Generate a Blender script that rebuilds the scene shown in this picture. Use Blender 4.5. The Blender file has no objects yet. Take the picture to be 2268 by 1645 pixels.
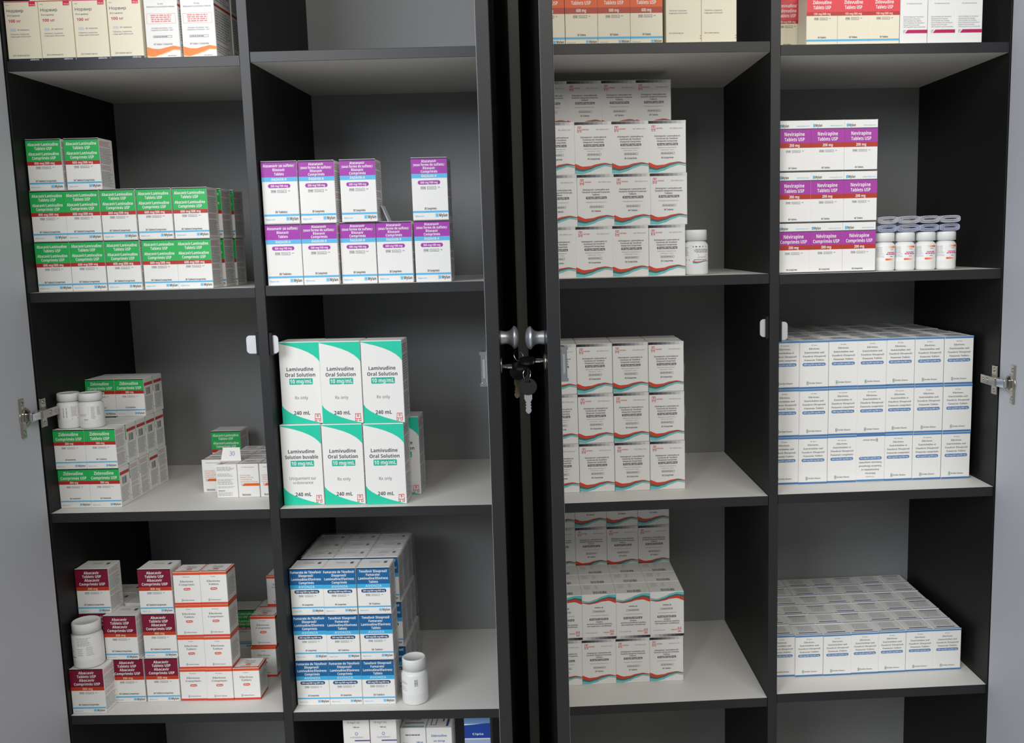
import bpy, bmesh, math, random
from mathutils import Vector, Matrix, Euler
random.seed(7)
SC = bpy.context.scene
COL = SC.collection
FW, FH = 2268, 1645
ZO = 0.15                                   # room floor is z = 0

# ---------------------------------------------------------------- camera
cam_d = bpy.data.cameras.new('camera'); cam = bpy.data.objects.new('camera', cam_d); COL.objects.link(cam)
cam.location = (0.51289, -1.69878, 1.16051 + ZO)
cam.rotation_euler = (1.435617, 0.023438, -0.021460)
cam_d.sensor_fit = 'HORIZONTAL'; cam_d.sensor_width = 36.0
cam_d.lens = 2137.274 / FW * 36.0
cam_d.shift_x = -126.04 / FW; cam_d.shift_y = 6.78 / FW
cam_d.clip_start = 0.02; cam_d.clip_end = 60
SC.camera = cam

# ---------------------------------------------------------------- colour management, world, lights
SC.view_settings.view_transform = 'Standard'; SC.view_settings.look = 'None'
SC.view_settings.exposure = -0.1; SC.view_settings.gamma = 1.0; SC.view_settings.use_curve_mapping = False
wd = bpy.data.worlds.new('world'); SC.world = wd; wd.use_nodes = True
bg = wd.node_tree.nodes['Background']; bg.inputs[0].default_value = (0.90, 0.93, 1.0, 1); bg.inputs[1].default_value = 0.27

def area(name, loc, target, sx, sy, power, colour):
    l = bpy.data.lights.new(name, 'AREA'); l.shape = 'RECTANGLE'; l.size = sx; l.size_y = sy; l.energy = power; l.color = colour
    o = bpy.data.objects.new(name, l); COL.objects.link(o); o.location = loc
    o.rotation_euler = (Vector(target) - Vector(loc)).to_track_quat('-Z', 'Y').to_euler()
    return o
area('window_daylight', (-1.5, -3.2, 2.6), (0.5, 0.0, 1.15), 2.2, 1.5, 104, (0.93, 0.96, 1.0))
area('ceiling_daylight', (1.3, -2.5, 2.8), (0.9, 0.0, 0.9), 2.0, 1.2, 40, (1.0, 0.96, 0.87))

# ---------------------------------------------------------------- materials
def lin(c):
    return tuple((x / 255 / 12.92) if x / 255 <= 0.04045 else ((x / 255 + 0.055) / 1.055) ** 2.4 for x in c)
MATS = {}
def mat(name, rgb, rough=0.5, metal=0.0, spec=0.5, bump=0.0, noise=0.0, nscale=60.0, trans=0.0):
    if name in MATS: return MATS[name]
    m = bpy.data.materials.new(name); m.use_nodes = True; nt = m.node_tree; b = nt.nodes['Principled BSDF']
    c = lin(rgb)
    b.inputs['Base Color'].default_value = (*c, 1); b.inputs['Roughness'].default_value = rough
    b.inputs['Metallic'].default_value = metal; b.inputs['Specular IOR Level'].default_value = spec
    if noise or bump:
        tc = nt.nodes.new('ShaderNodeTexCoord'); n = nt.nodes.new('ShaderNodeTexNoise')
        n.inputs['Scale'].default_value = nscale; n.inputs['Detail'].default_value = 3
        nt.links.new(tc.outputs['Object'], n.inputs['Vector'])
        if noise:
            r = nt.nodes.new('ShaderNodeValToRGB')
            r.color_ramp.elements[0].color = (*[x * (1 - noise) for x in c], 1)
            r.color_ramp.elements[1].color = (*[min(1, x * (1 + noise)) for x in c], 1)
            nt.links.new(n.outputs['Fac'], r.inputs['Fac']); nt.links.new(r.outputs['Color'], b.inputs['Base Color'])
        if bump:
            bp = nt.nodes.new('ShaderNodeBump'); bp.inputs['Strength'].default_value = bump; bp.inputs['Distance'].default_value = 0.001
            nt.links.new(n.outputs['Fac'], bp.inputs['Height']); nt.links.new(bp.outputs['Normal'], b.inputs['Normal'])
    MATS[name] = m
    return m
def ink(rgb):
    return mat('ink_%02x%02x%02x' % tuple(rgb), rgb, 0.42, 0, 0.4)
M_CARD = mat('white_card', (240, 239, 236), 0.45, 0, 0.4, noise=0.012, nscale=300)
M_CREAM = mat('cream_card', (240, 232, 208), 0.45, 0, 0.4, noise=0.012, nscale=300)
M_DARK = mat('anthracite_laminate', (31, 32, 34), 0.42, 0, 0.5, bump=0.08, noise=0.08, nscale=420)
M_SIDE = mat('black_laminate', (15, 15, 16), 0.55, 0, 0.4, bump=0.08, noise=0.08, nscale=420)
M_GREY = mat('grey_laminate', (232, 230, 224), 0.55, 0, 0.35, bump=0.05, noise=0.03, nscale=380)
M_BACK = mat('grey_hardboard', (140, 141, 142), 0.65, 0, 0.3, bump=0.05, noise=0.03, nscale=300)
M_DOOR = mat('light_grey_laminate', (192, 195, 202), 0.55, 0, 0.35, bump=0.06, noise=0.04, nscale=420)
M_GLOSS = mat('dark_gloss_laminate', (34, 35, 38), 0.28, 0, 0.5, bump=0.03, noise=0.05, nscale=200)
M_NICKEL = mat('nickel', (186, 180, 168), 0.26, 1.0)
M_CHROME = mat('chrome', (214, 214, 214), 0.16, 1.0)
M_STRIKE = mat('zinc_plate', (224, 226, 230), 0.38, 0.6, 0.6)
M_SATIN = mat('satin_aluminium', (176, 180, 186), 0.38, 0.75)
M_BLACKPL = mat('black_plastic', (16, 16, 18), 0.38)
M_BRASS = mat('key_brass', (150, 142, 112), 0.35, 1.0)
M_STEELKEY = mat('key_steel', (205, 208, 210), 0.3, 0.9)
M_BOTTLE = mat('bottle_plastic', (236, 237, 236), 0.35, 0, 0.5)
M_LABEL = mat('label_paper', (241, 241, 240), 0.4, 0, 0.4)
M_LEAF = mat('leaflet_paper', (205, 208, 216), 0.7, 0, 0.2, noise=0.12, nscale=500)
M_LEAFB = mat('leaflet_paper_blue', (188, 194, 220), 0.7, 0, 0.2, noise=0.12, nscale=500)
M_WALL = mat('painted_plaster', (205, 203, 196), 0.8, 0, 0.2, bump=0.1, noise=0.03, nscale=30)
M_FLOOR = mat('pale_floor_tile', (186, 182, 172), 0.4, 0, 0.4, noise=0.06, nscale=6)
M_SCREW = mat('screw_zinc', (170, 178, 182), 0.3, 1.0)

def film_mat():
    m = bpy.data.materials.new('shrink_film'); m.use_nodes = True; nt = m.node_tree; nt.nodes.clear()
    o = nt.nodes.new('ShaderNodeOutputMaterial'); mx = nt.nodes.new('ShaderNodeMixShader'); tr = nt.nodes.new('ShaderNodeBsdfTransparent')
    pr = nt.nodes.new('ShaderNodeBsdfPrincipled'); pr.inputs['Base Color'].default_value = (0.75, 0.76, 0.78, 1); pr.inputs['Roughness'].default_value = 0.3
    n = nt.nodes.new('ShaderNodeTexNoise'); n.inputs['Scale'].default_value = 38; tc = nt.nodes.new('ShaderNodeTexCoord')
    nt.links.new(tc.outputs['Object'], n.inputs['Vector'])
    mp = nt.nodes.new('ShaderNodeMapRange'); mp.inputs['From Min'].default_value = 0.3; mp.inputs['From Max'].default_value = 0.75
    mp.inputs['To Min'].default_value = 0.12; mp.inputs['To Max'].default_value = 0.42
    nt.links.new(n.outputs['Fac'], mp.inputs['Value']); nt.links.new(mp.outputs['Result'], mx.inputs['Fac'])
    nt.links.new(tr.outputs[0], mx.inputs[1]); nt.links.new(pr.outputs[0], mx.inputs[2]); nt.links.new(mx.outputs[0], o.inputs[0])
    return m
M_FILM = film_mat()

# ---------------------------------------------------------------- object helpers
def tag(o, label=None, cat=None, group=None, kind=None):
    if label: o['label'] = label
    if cat: o['category'] = cat
    if group: o['group'] = group
    if kind: o['kind'] = kind
    return o
def link(name, data, parent=None, loc=(0, 0, 0)):
    o = bpy.data.objects.new(name, data); COL.objects.link(o); o.location = loc
    if parent is not None: o.parent = parent
    return o
def mesh_from(bm, name, *mats, smooth=False):
    me = bpy.data.meshes.new(name); bm.to_mesh(me); bm.free()
    for m in mats: me.materials.append(m)
    if smooth:
        for p in me.polygons: p.use_smooth = True
    return me
def bm_box(bm, x0, x1, y0, y1, z0, z1, bev=0.0, seg=1, mi=0):
    r = bmesh.ops.create_cube(bm, size=1.0)
    bmesh.ops.scale(bm, vec=(x1 - x0, y1 - y0, z1 - z0), verts=r['verts'])
    bmesh.ops.translate(bm, vec=((x0 + x1) / 2, (y0 + y1) / 2, (z0 + z1) / 2), verts=r['verts'])
    fs = {f for v in r['verts'] for f in v.link_faces}
    if bev > 0:
        es = list({e for v in r['verts'] for e in v.link_edges})
        out = bmesh.ops.bevel(bm, geom=es, offset=bev, segments=seg, profile=0.5, affect='EDGES')
        fs = set(out['faces']) | {f for f in fs if f.is_valid}
    for f in fs:
        if f.is_valid: f.material_index = mi
    return fs
def box(name, x0, x1, y0, y1, z0, z1, m, parent=None, bev=0.0, seg=1):
    bm = bmesh.new(); bm_box(bm, x0, x1, y0, y1, z0, z1, bev, seg)
    ms = m if isinstance(m, (list, tuple)) else [m]
    return link(name, mesh_from(bm, name, *ms), parent)
def bm_lathe(bm, prof, n=32, axis='Z', mi=0, origin=(0, 0, 0), rib=0.0, ribrange=None):
    rings = []
    for r, h in prof:
        ring = []
        for i in range(n):
            a = 2 * math.pi * i / n
            rr = r
            if rib and ribrange and ribrange[0] <= h <= ribrange[1]: rr = r - (rib if i % 2 else 0)
            if axis == 'Z': p = (rr * math.cos(a), rr * math.sin(a), h)
            else: p = (h, rr * math.cos(a), rr * math.sin(a))
            ring.append(bm.verts.new((p[0] + origin[0], p[1] + origin[1], p[2] + origin[2])))
        rings.append(ring)
    for a, b in zip(rings, rings[1:]):
        for i in range(n):
            f = bm.faces.new((a[i], a[(i + 1) % n], b[(i + 1) % n], b[i])); f.material_index = mi; f.smooth = True
    for ring in (rings[0], rings[-1]):
        try: bm.faces.new(ring).material_index = mi
        except ValueError: pass
def fixn(bm): bmesh.ops.recalc_face_normals(bm, faces=bm.faces[:])

# ---------------------------------------------------------------- printing: flat artwork built as thin ink geometry
# The built-in type has no bold or serif cut, so letters are set from the mathematical sans and serif alphabets.
GLY = {}
ACC = {'é': 'e', 'É': 'E'}
def cut(s, bold):
    cap, low, dig = ((0x1D5A0, 0x1D5BA, 0x1D7E2), (0x1D5D4, 0x1D5EE, 0x1D7EC), (0x1D400, 0x1D41A, 0x1D7CE))[{0: 0, 1: 1, 2: 1, 3: 2}[bold]]
    out = ''
    for c in s:
        c = ACC.get(c, c)
        if 'A' <= c <= 'Z': out += chr(cap + ord(c) - 65)
        elif 'a' <= c <= 'z': out += chr(low + ord(c) - 97)
        elif '0' <= c <= '9': out += chr(dig + ord(c) - 48)
        else: out += c
    return out
def raw_glyphs(s):
    c = bpy.data.curves.new('type', 'FONT'); c.body = s; c.size = 1; c.resolution_u = 2
    o = bpy.data.objects.new('type', c); COL.objects.link(o)
    bpy.context.view_layer.update()
    me = bpy.data.meshes.new_from_object(o.evaluated_get(bpy.context.evaluated_depsgraph_get()))
    vs = [(v.co.x, v.co.y) for v in me.vertices]; fs = [tuple(p.vertices) for p in me.polygons]
    bpy.data.objects.remove(o); bpy.data.curves.remove(c); bpy.data.meshes.remove(me)
    return vs, fs
def glyphs(s, bold):
    k = (s, bold)
    if k not in GLY:
        vs, fs = raw_glyphs(cut(s, bold))
        xs = [v[0] for v in vs] or [0, 1]
        for i, ch in enumerate(s):
            if ch in ACC:                                   # the acute accent
                e = max(v[0] for v in raw_glyphs(cut(s[:i + 1], bold))[0]); g = raw_glyphs(cut(ACC[ch], bold))[0]
                w = max(v[0] for v in g) - min(v[0] for v in g); h = max(v[1] for v in g); m = e - w / 2; b = len(vs)
                vs = vs + [(m - .10, h + .06), (m + .03, h + .06), (m + .20, h + .2), (m + .03, h + .2)]; fs = fs + [(b, b + 1, b + 2, b + 3)]
        GLY[k] = (vs, fs, min(xs), max(xs))
    return GLY[k]

class Art:
    """Artwork on a face W wide and H high. Fractions: x from the left, y from the top."""
    def __init__(s, W, H): s.W, s.H, s.v, s.f, s.m, s.mats, s.lay = W, H, [], [], [], [], 1
    def mi(s, rgb):
        m = ink(rgb)
        if m not in s.mats: s.mats.append(m)
        return s.mats.index(m)
    def poly(s, pts, rgb, up=0):
        b = len(s.v); s.v += [((x - 0.5) * s.W, (1 - y) * s.H, s.lay + up) for x, y in pts]
        s.f.append(tuple(range(b, b + len(pts)))[::-1]); s.m.append(s.mi(rgb))
    def band(s, x0, y0, x1, y1, rgb, up=0): s.poly([(x0, y0), (x1, y0), (x1, y1), (x0, y1)], rgb, up)
    def pill(s, x0, y0, x1, y1, rgb, up=0, rr=1.0):
        ry = (y1 - y0) / 2 * rr; rx = ry * s.H / s.W; pts = []
        for cx, cy, a0 in ((x1 - rx, y1 - ry, 0), (x0 + rx, y1 - ry, 90), (x0 + rx, y0 + ry, 180), (x1 - rx, y0 + ry, 270)):
            for k in range(5):
                a = math.radians(a0 + k * 22.5); pts.append((cx + rx * math.cos(a), cy + ry * math.sin(a)))
        s.poly(pts[::-1], rgb, up)
    def text(s, t, cx, cy, w, h, rgb, bold=0, align='c', up=2):
        vs, fs, a, b = glyphs(t, bold); sx = w / max(b - a, 1e-6); sy = h / 0.68; x0 = {'c': cx - w / 2, 'l': cx, 'r': cx - w}[align]
        base = cy + h / 2; o = len(s.v)
        s.v += [((x0 + (x - a) * sx - 0.5) * s.W, (1 - base + y * sy) * s.H, s.lay + up) for x, y in vs]
        s.f += [tuple(i + o for i in f) for f in fs]; s.m += [s.mi(rgb)] * len(fs)
    def frame(s, x0, y0, x1, y1, rgb, t=0.006):
        tx = t * s.H / s.W
        s.band(x0, y0, x1, y0 + t, rgb, 1); s.band(x0, y1 - t, x1, y1, rgb, 1); s.band(x0, y0, x0 + tx, y1, rgb, 1); s.band(x1 - tx, y0, x1, y1, rgb, 1)
    def greek(s, x0, y0, x1, y1, n, rgb, seed=1, fill=0.5, centre=False):
        r = random.Random(seed); rgb = tuple(int(c + (240 - c) * .38) for c in rgb) if fill < .6 and sum(rgb) < 600 else rgb; st = (y1 - y0) / n
        for i in range(n):
            x = x0; e = x0 + (x1 - x0) * r.uniform(0.72, 1)
            if centre: d = (x1 - e) / 2; x += d; e += d
            while x < e:
                w = (x1 - x0) * r.uniform(0.06, 0.2); s.band(x, y0 + st * i, min(x + w, e), y0 + st * (i + fill), rgb, 1); x += w + (x1 - x0) * 0.03
    def bars(s, x0, y0, x1, y1, rgb, n=16, seed=3, vert=True):
        r = random.Random(seed); p = 0
        for i in range(n):
            q = p + r.uniform(0.4, 1.2) / n
            if i % 2 == 0:
                if vert: s.band(x0 + (x1 - x0) * p, y0, x0 + (x1 - x0) * min(1, q), y1, rgb, 1)
                else: s.band(x0, y0 + (y1 - y0) * p, x1, y0 + (y1 - y0) * min(1, q), rgb, 1)
            p = q
            if p >= 1: break
    def mesh(s, name, fn):
        me = bpy.data.meshes.new(name); me.from_pydata([fn(x, z, 0.00006 + 0.00007 * l) for x, z, l in s.v], [], s.f)
        for m in s.mats: me.materials.append(m)
        me.polygons.foreach_set('material_index', s.m); me.update()
        return me

WHITE = (244, 244, 242); INK = (62, 62, 66); GREYT = (120, 120, 124); SKY = (96, 186, 232); DK = (26, 30, 34)
def pom(a, y, h=0.045):
    a.frame(0.25, y - h / 2, 0.385, y + h / 2, GREYT, 0.005); a.text('POM', 0.318, y, 0.1, h * 0.45, INK, 1)
    a.frame(0.425, y - h / 2, 0.68, y + h / 2, GREYT, 0.005); a.text('Schedule 2', 0.552, y, 0.21, h * 0.45, GREYT)
    a.text('PP', 0.755, y - h * 0.1, 0.055, h * 0.4, INK)
def maker(a, y, h=0.048, top=False):
    if top:
        a.band(0.06, y - h * 0.6, 0.12, y + h * 0.6, SKY); a.text('Mylan', 0.13, y, 0.2, h, INK, 1, 'l'); a.text('www.mylan.com', 0.57, y + 0.006, 0.37, h * 0.5, SKY, 0, 'l')
    else:
        a.text('Mylan.com', 0.06, y + 0.01, 0.25, h * 0.55, SKY, 0, 'l')
        a.band(0.63, y - h * 0.62, 0.72, y + h * 0.62, (150, 208, 240)); a.band(0.655, y - h * 0.36, 0.695, y + h * 0.36, SKY, 1)
        a.text('Mylan', 0.735, y, 0.23, h, INK, 1, 'l')
def emblem(a, x0, y0, x1, y1, rgb=(214, 70, 72)):
    t = 0.009; w = x1 - x0; h = y1 - y0; xm = (x0 + x1) / 2; tx = t * a.H / a.W * 0.8
    for q in ((x0, y0 + h * 0.42, x0 + tx, y1), (x1 - tx, y0 + h * 0.42, x1, y1), (x0, y1 - t, x0 + w * 0.36, y1), (x1 - w * 0.36, y1 - t, x1, y1),
              (x0 + w * 0.36 - tx, y1 - h * 0.3, x0 + w * 0.36, y1), (x1 - w * 0.36, y1 - h * 0.3, x1 - w * 0.36 + tx, y1), (x0, y0 + h * 0.62, x1, y0 + h * 0.62 + t),
              (x0 + w * 0.05, y0, x0 + w * 0.05 + tx, y0 + h * 0.42), (x1 - w * 0.05 - tx, y0, x1 - w * 0.05, y0 + h * 0.42), (x0 + w * 0.05, y0, x1 - w * 0.05, y0 + t),
              (xm - w * 0.14, y0 + h * 0.14, xm + w * 0.14, y0 + h * 0.14 + t), (xm - w * 0.14, y0 + h * 0.36, xm + w * 0.14, y0 + h * 0.36 + t),
              (xm - w * 0.14, y0 + h * 0.14, xm - w * 0.14 + tx, y0 + h * 0.36), (xm + w * 0.14 - tx, y0 + h * 0.14, xm + w * 0.14, y0 + h * 0.36)): a.band(*q, rgb, 1)
def strides(a, y, x0=0.28, w=0.44):
    for k in range(2):
        for i in range(8):
            t0, t1 = math.radians(i * 45), math.radians(i * 45 + 45); r = 0.022; rx = r * a.H / a.W; yy = y - 0.018 + k * 0.036; q = 0.55
            a.poly([(x0 + rx * math.cos(t0), yy + r * math.sin(t0)), (x0 + rx * math.cos(t1), yy + r * math.sin(t1)), (x0 + q * rx * math.cos(t1), yy + q * r * math.sin(t1)), (x0 + q * rx * math.cos(t0), yy + q * r * math.sin(t0))][::-1], (70, 150, 120), 1)
    a.text('Strides Shasun', x0 + 0.05, y, w, 0.03, GREYT, 1, 'l')
def waves(a, lines, x0=0.0, x1=1.0):
    """lines: list of (colour, top curve, bottom curve) sampled at the same x's"""
    xs = [0, 0.12, 0.25, 0.4, 0.55, 0.7, 0.85, 1.0]
    def cr(c, t):
        p = t * (len(c) - 1); i = min(int(p), len(c) - 2); u = p - i
        return c[i] + (c[i + 1] - c[i]) * (u * u * (3 - 2 * u) * 0.5 + u * 0.5)
    for rgb, tp, bt in lines:
        for k in range(14):
            u, v = k / 14, (k + 1) / 14; X = lambda t: x0 + (x1 - x0) * t
            a.poly([(X(u), cr(tp, u)), (X(v), cr(tp, v)), (X(v), cr(bt, v)), (X(u), cr(bt, u))], rgb, 0)

def banded(W, H, b1, c1, lines, b2, c2, l2, pomy, count, county, stripe, my, c2t=WHITE, x=None, dk=DK):
    a = Art(W, H); a.band(0, 0, 1, b1, c1); a.band(0, 0, 1, 0.022, dk, 1)
    for t, cy, w, h in lines: a.text(t, 0.5, cy, w, h, WHITE, 2)
    if b2: a.band(0, b1, 1, b2, c2); a.text(l2[0], 0.5, (b1 + b2) / 2, l2[1], l2[2], c2t, 2)
    if x: x(a)
    pom(a, pomy); a.text(count, 0.5, county, 0.6 if len(count) > 14 else 0.34, 0.034, INK, 1)
    a.band(0, stripe, 1, stripe + 0.032, SKY); maker(a, my)
    return a
GREEN = (36, 182, 88); RED = (186, 44, 42); PURPLE = (166, 54, 172); MAROON = (126, 14, 50); BLUE = (18, 100, 158)
def art_al(W, H):
    return banded(W, H, .43, GREEN, [('Abacavir/Lamivudine', .1, .88, .055), ('Tablets USP', .18, .5, .055), ('Abacavir/Lamivudine', .285, .88, .055), ('Comprimés USP', .365, .68, .055)],
                  .505, RED, ('600 mg/300 mg', .58, .045), .555, '30 Tablets/Comprimés', .815, .845, .925)
def art_at(fr):
    def f(W, H):
        L = [('Atazanavir', .055, .42, .04), ('(sous forme de sulfate)/', .11, .88, .04), ('Ritonavir', .165, .34, .04), ('Comprimés', .22, .46, .04)] if fr else [('Atazanavir (as sulfate)/', .072, .88, .042), ('Ritonavir', .138, .34, .042), ('Tablets', .205, .27, .042)]
        def x(a):
            a.band(0, .255, 1, .325, SKY); a.text('A', .3, .287, .045, .046, WHITE, 1); a.text('NZAVIR-R', .335, .292, .37, .036, WHITE, 1, 'l')
            a.pill(.17, .362, .8, .428, PURPLE); a.text('300 mg/100 mg', .485, .396, .48, .032, WHITE, 1)
        return banded(W, H, .255, PURPLE, L, 0, 0, 0, .482, '30 Comprimés' if fr else '30 Tablets', .815, .85, .925, x=x, dk=(70, 20, 80))
    return f
def art_zd(fr):
    def f(W, H):
        return banded(W, H, .305, GREEN, [('Zidovudine', .115, .64, .078), ('Comprimés USP' if fr else 'Tablets USP', .235, .84 if fr else .62, .07)], .395, RED, ('300 mg', .27, .05), .465,
                      '60 Comprimés' if fr else '60 Tablets', .76, .815, .92)
    return f
def art_ab(W, H):
    return banded(W, H, .405, MAROON, [('Abacavir', .085, .46, .056), ('Tablets USP', .168, .57, .056), ('Abacavir', .252, .46, .056), ('Comprimés USP', .338, .78, .056)],
                  .485, (196, 62, 30), ('300 mg', .3, .045), .54, '60 Tablets/Comprimés', .805, .86, .935, c2t=(240, 220, 170), dk=(60, 8, 40))
def art_av(fr):
    def f(W, H):
        L = [('Fumarate de Ténofovir', .075, .94, .05), ('Disoproxil/', .15, .45, .05), ('Lamivudine/Efavirenz', .228, .9, .05), ('Comprimés', .305, .46, .05)] if fr else [('Tenofovir Disoproxil', .075, .84, .05), ('Fumarate/', .15, .43, .05), ('Lamivudine/Efavirenz', .228, .9, .05), ('Tablets', .305, .28, .05)]
        def x(a):
            a.band(0, .35, 1, .438, (66, 176, 226)); a.text('AVONZA', .5, .394, .5, .05, (190, 230, 248), 2)
            a.pill(.12, .462, .88, .538, (24, 72, 122)); a.text('300 mg/300 mg/400 mg', .5, .5, .66, .036, WHITE, 1)
        return banded(W, H, .35, BLUE, L, 0, 0, 0, .592, '30 Comprimés' if fr else '30 Tablets', .785, .83, .915, x=x, dk=(12, 40, 80))
    return f
def art_lo(fr):
    def f(W, H):
        a = Art(W, H); T = (34, 206, 170)
        c1 = [(0, .012), (.15, .03), (.35, .055), (.55, .088), (.72, .125), (.85, .165), (.94, .205), (1, .245)]
        c2 = [(0, .765), (.06, .81), (.16, .85), (.3, .89), (.48, .925), (.66, .955), (.84, .98), (1, .997)]
        for (p, q) in zip(c1, c1[1:]): a.poly([(p[0], .005), (q[0], .005), q, p], T)
        for (p, q) in zip(c2, c2[1:]): a.poly([p, q, (q[0], .998), (p[0], .998)], T)
        a.text('Lamivudine', .5, .33, .66, .042, (74, 76, 82), 1); a.text('Solution buvable' if fr else 'Oral Solution', .5, .4, .82 if fr else .74, .042, (74, 76, 82), 1)
        a.pill(.22, .442, .8, .518, (34, 186, 158), rr=.25); a.text('10 mg/mL', .51, .48, .54, .045, WHITE, 2)
        if fr: a.text('Uniquement sur', .5, .665, .66, .036, GREYT); a.text('ordonnance', .5, .72, .5, .032, GREYT)
        else: a.text('Rx only', .5, .68, .32, .036, GREYT)
        a.text('240 mL', .49, .868, .4, .044, (74, 76, 82), 1); emblem(a, .8, .878, .95, .975, (220, 110, 116))
        return a
    return f
def hetero_wave(a, y0=.79, s=1.0, x0=0.0, x1=1.0):
    Y = lambda l: [y0 + (v - .79) * s for v in l]
    waves(a, [((226, 70, 46), Y([.79, .85, .84, .80, .782, .815]), Y([.86, .905, .875, .825, .795, .825])),
              ((88, 110, 104), Y([.86, .905, .875, .825, .795, .825]), Y([.915, .945, .91, .85, .815, .835])),
              ((112, 204, 208), Y([.915, .945, .91, .85, .815, .845]), Y([.985, .99, .955, .885, .835, .86])),
              ((176, 180, 184), Y([.96, .97, .945, .885, .836, .86]), Y([.962, .972, .948, .893, .846, .872]))], x0, x1)
def art_he(fr):
    def f(W, H):
        a = Art(W, H); g = [(40, 40, 44), (66, 66, 70), (92, 92, 96), (120, 120, 124), (148, 148, 152), (176, 176, 178), (204, 204, 206), (226, 226, 226)]
        for i, c in enumerate(g): a.band(i / 8, .0, (i + 1) / 8, .052, c)
        emblem(a, .08, .085, .185, .195); a.text('HETERO', .21, .145, .17, .022, (214, 60, 60), 2, 'l'); a.text('NDC 68554-2140-1', .57, .145, .34, .02, GREYT, 0, 'l')
        if fr:
            for t, cy, w in (('Dolutegravir, Lamivudine et', .29, .68), ('Fumarate de Tenofovir', .338, .57), ('Disoproxil Comprimés', .386, .54)): a.text(t, .5, cy, w, .027, INK, 1)
            a.text('Médicament uniquement sur', .5, .512, .5, .018, GREYT); a.text('ordonnance – Liste I', .5, .555, .36, .018, GREYT)
        else:
            for t, cy, w in (('Dolutegravir, Lamivudine and', .29, .7), ('Tenofovir Disoproxil Fumarate', .338, .74), ('Tablets', .386, .2)): a.text(t, .5, cy, w, .027, INK, 1)
            a.text('Prescription only medicine List I', .5, .53, .54, .018, GREYT)
        a.band(.235, .425, .785, .47, (84, 82, 84)); a.text('50 mg/300 mg/300 mg', .51, .447, .5, .026, WHITE, 1)
        a.frame(.33, .6, .7, .642, GREYT, .005); a.greek(.345, .615, .69, .63, 1, GREYT, 5, .9)
        a.text('30 Comprimés' if fr else '30 Tablets', .5, .705, .33 if fr else .25, .03, INK, 1)
        hetero_wave(a)
        return a
    return f
def art_nv(fr):
    def f(W, H):
        a = Art(W, H); maker(a, .098, .05, True); a.band(0, .15, 1, .17, (90, 84, 96)); a.band(0, .17, 1, .435, (172, 66, 166))
        a.text('Névirapine' if fr else 'Nevirapine', .5, .262, .6, .068, WHITE, 2); a.text('Comprimés USP' if fr else 'Tablets USP', .5, .365, .8 if fr else .6, .064, WHITE, 2)
        a.band(0, .435, 1, .53, (182, 62, 46)); a.text('200 mg', .5, .483, .3, .052, WHITE, 2); pom(a, .6)
        a.text('60 Comprimés' if fr else '60 Tablets', .45, .93, .33 if fr else .25, .032, INK, 1); a.band(0, .978, 1, 1, (80, 84, 84))
        return a
    return f
def art_ee(fr):
    def f(W, H):
        a = Art(W, H); B = (84, 136, 188); a.band(0, 0, 1, .04, B); a.band(0, .962, 1, 1, (78, 124, 178))
        a.text('30 Comprimés' if fr else '30 Tablets', .5, .095, .3 if fr else .2, .018, GREYT, 3)
        for t, cy, w in (('Efavirenz,', .168, .38), ('Emtricitabine et' if fr else 'Emtricitabine and', .246, .62 if fr else .68), ('Ténofovir Disoproxil' if fr else 'Tenofovir Disoproxil', .324, .8), ('Fumarate comprimés' if fr else 'Fumarate Tablets', .402, .8 if fr else .68)):
            a.text(t, .5, cy, w, .034, (88, 88, 92), 3)
        a.pill(.1, .462, .9, .528, (86, 128, 180)); a.text('600 mg/200 mg/300 mg', .5, .495, .7, .03, (225, 232, 242), 1); strides(a, .885)
        return a
    return f
def art_ef(fr):
    def f(W, H):
        a = Art(W, H); O = (226, 84, 40); a.band(0, 0, 1, .078, O); a.band(0, .935, 1, 1, (222, 70, 46))
        a.text('30 Comprimés' if fr else '30 Tablets', .5, .135, .26 if fr else .18, .022, GREYT, 3)
        a.text('Efavirenz', .5, .275, .5, .055, (108, 108, 110), 3); a.text('Comprimés' if fr else 'Tablets', .5, .372, .58 if fr else .38, .052, (108, 108, 110), 3)
        a.pill(.37, .478, .63, .555, (226, 74, 52)); a.text('200mg', .5, .516, .19, .036, WHITE, 1); strides(a, .86, .3, .4)
        return a
    return f
def art_nr(W, H):
    a = Art(W, H); P = (208, 34, 92); a.band(0, 0, 1, .014, P); a.band(.75, 0, .94, .085, (214, 40, 70), 1); a.text('100 mg', .845, .06, .15, .022, WHITE)
    a.greek(.06, .055, .16, .075, 1, GREYT, 2); a.text('Норвир', .07, .155, .5, .046, (56, 56, 96), 1, 'l'); a.text('Ритонавир', .08, .235, .38, .028, GREYT, 0, 'l')
    a.text('100 мг', .1, .325, .38, .046, (196, 40, 80), 1, 'l'); a.pill(.13, .45, .3, .5, (206, 210, 216)); a.text('30 таблеток', .34, .475, .36, .024, (110, 110, 140), 0, 'l')
    a.text('Таблетки, покрытые', .12, .545, .56, .024, (130, 130, 150), 0, 'l'); a.text('пленочной оболочкой', .12, .585, .6, .024, (130, 130, 150), 0, 'l')
    a.text('Для приема внутрь', .14, .9, .5, .026, GREYT, 0, 'l'); a.band(0, .955, 1, 1, (36, 48, 72)); a.text('abbvie', .78, .975, .26, .026, (214, 218, 226), 1)
    return a
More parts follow.
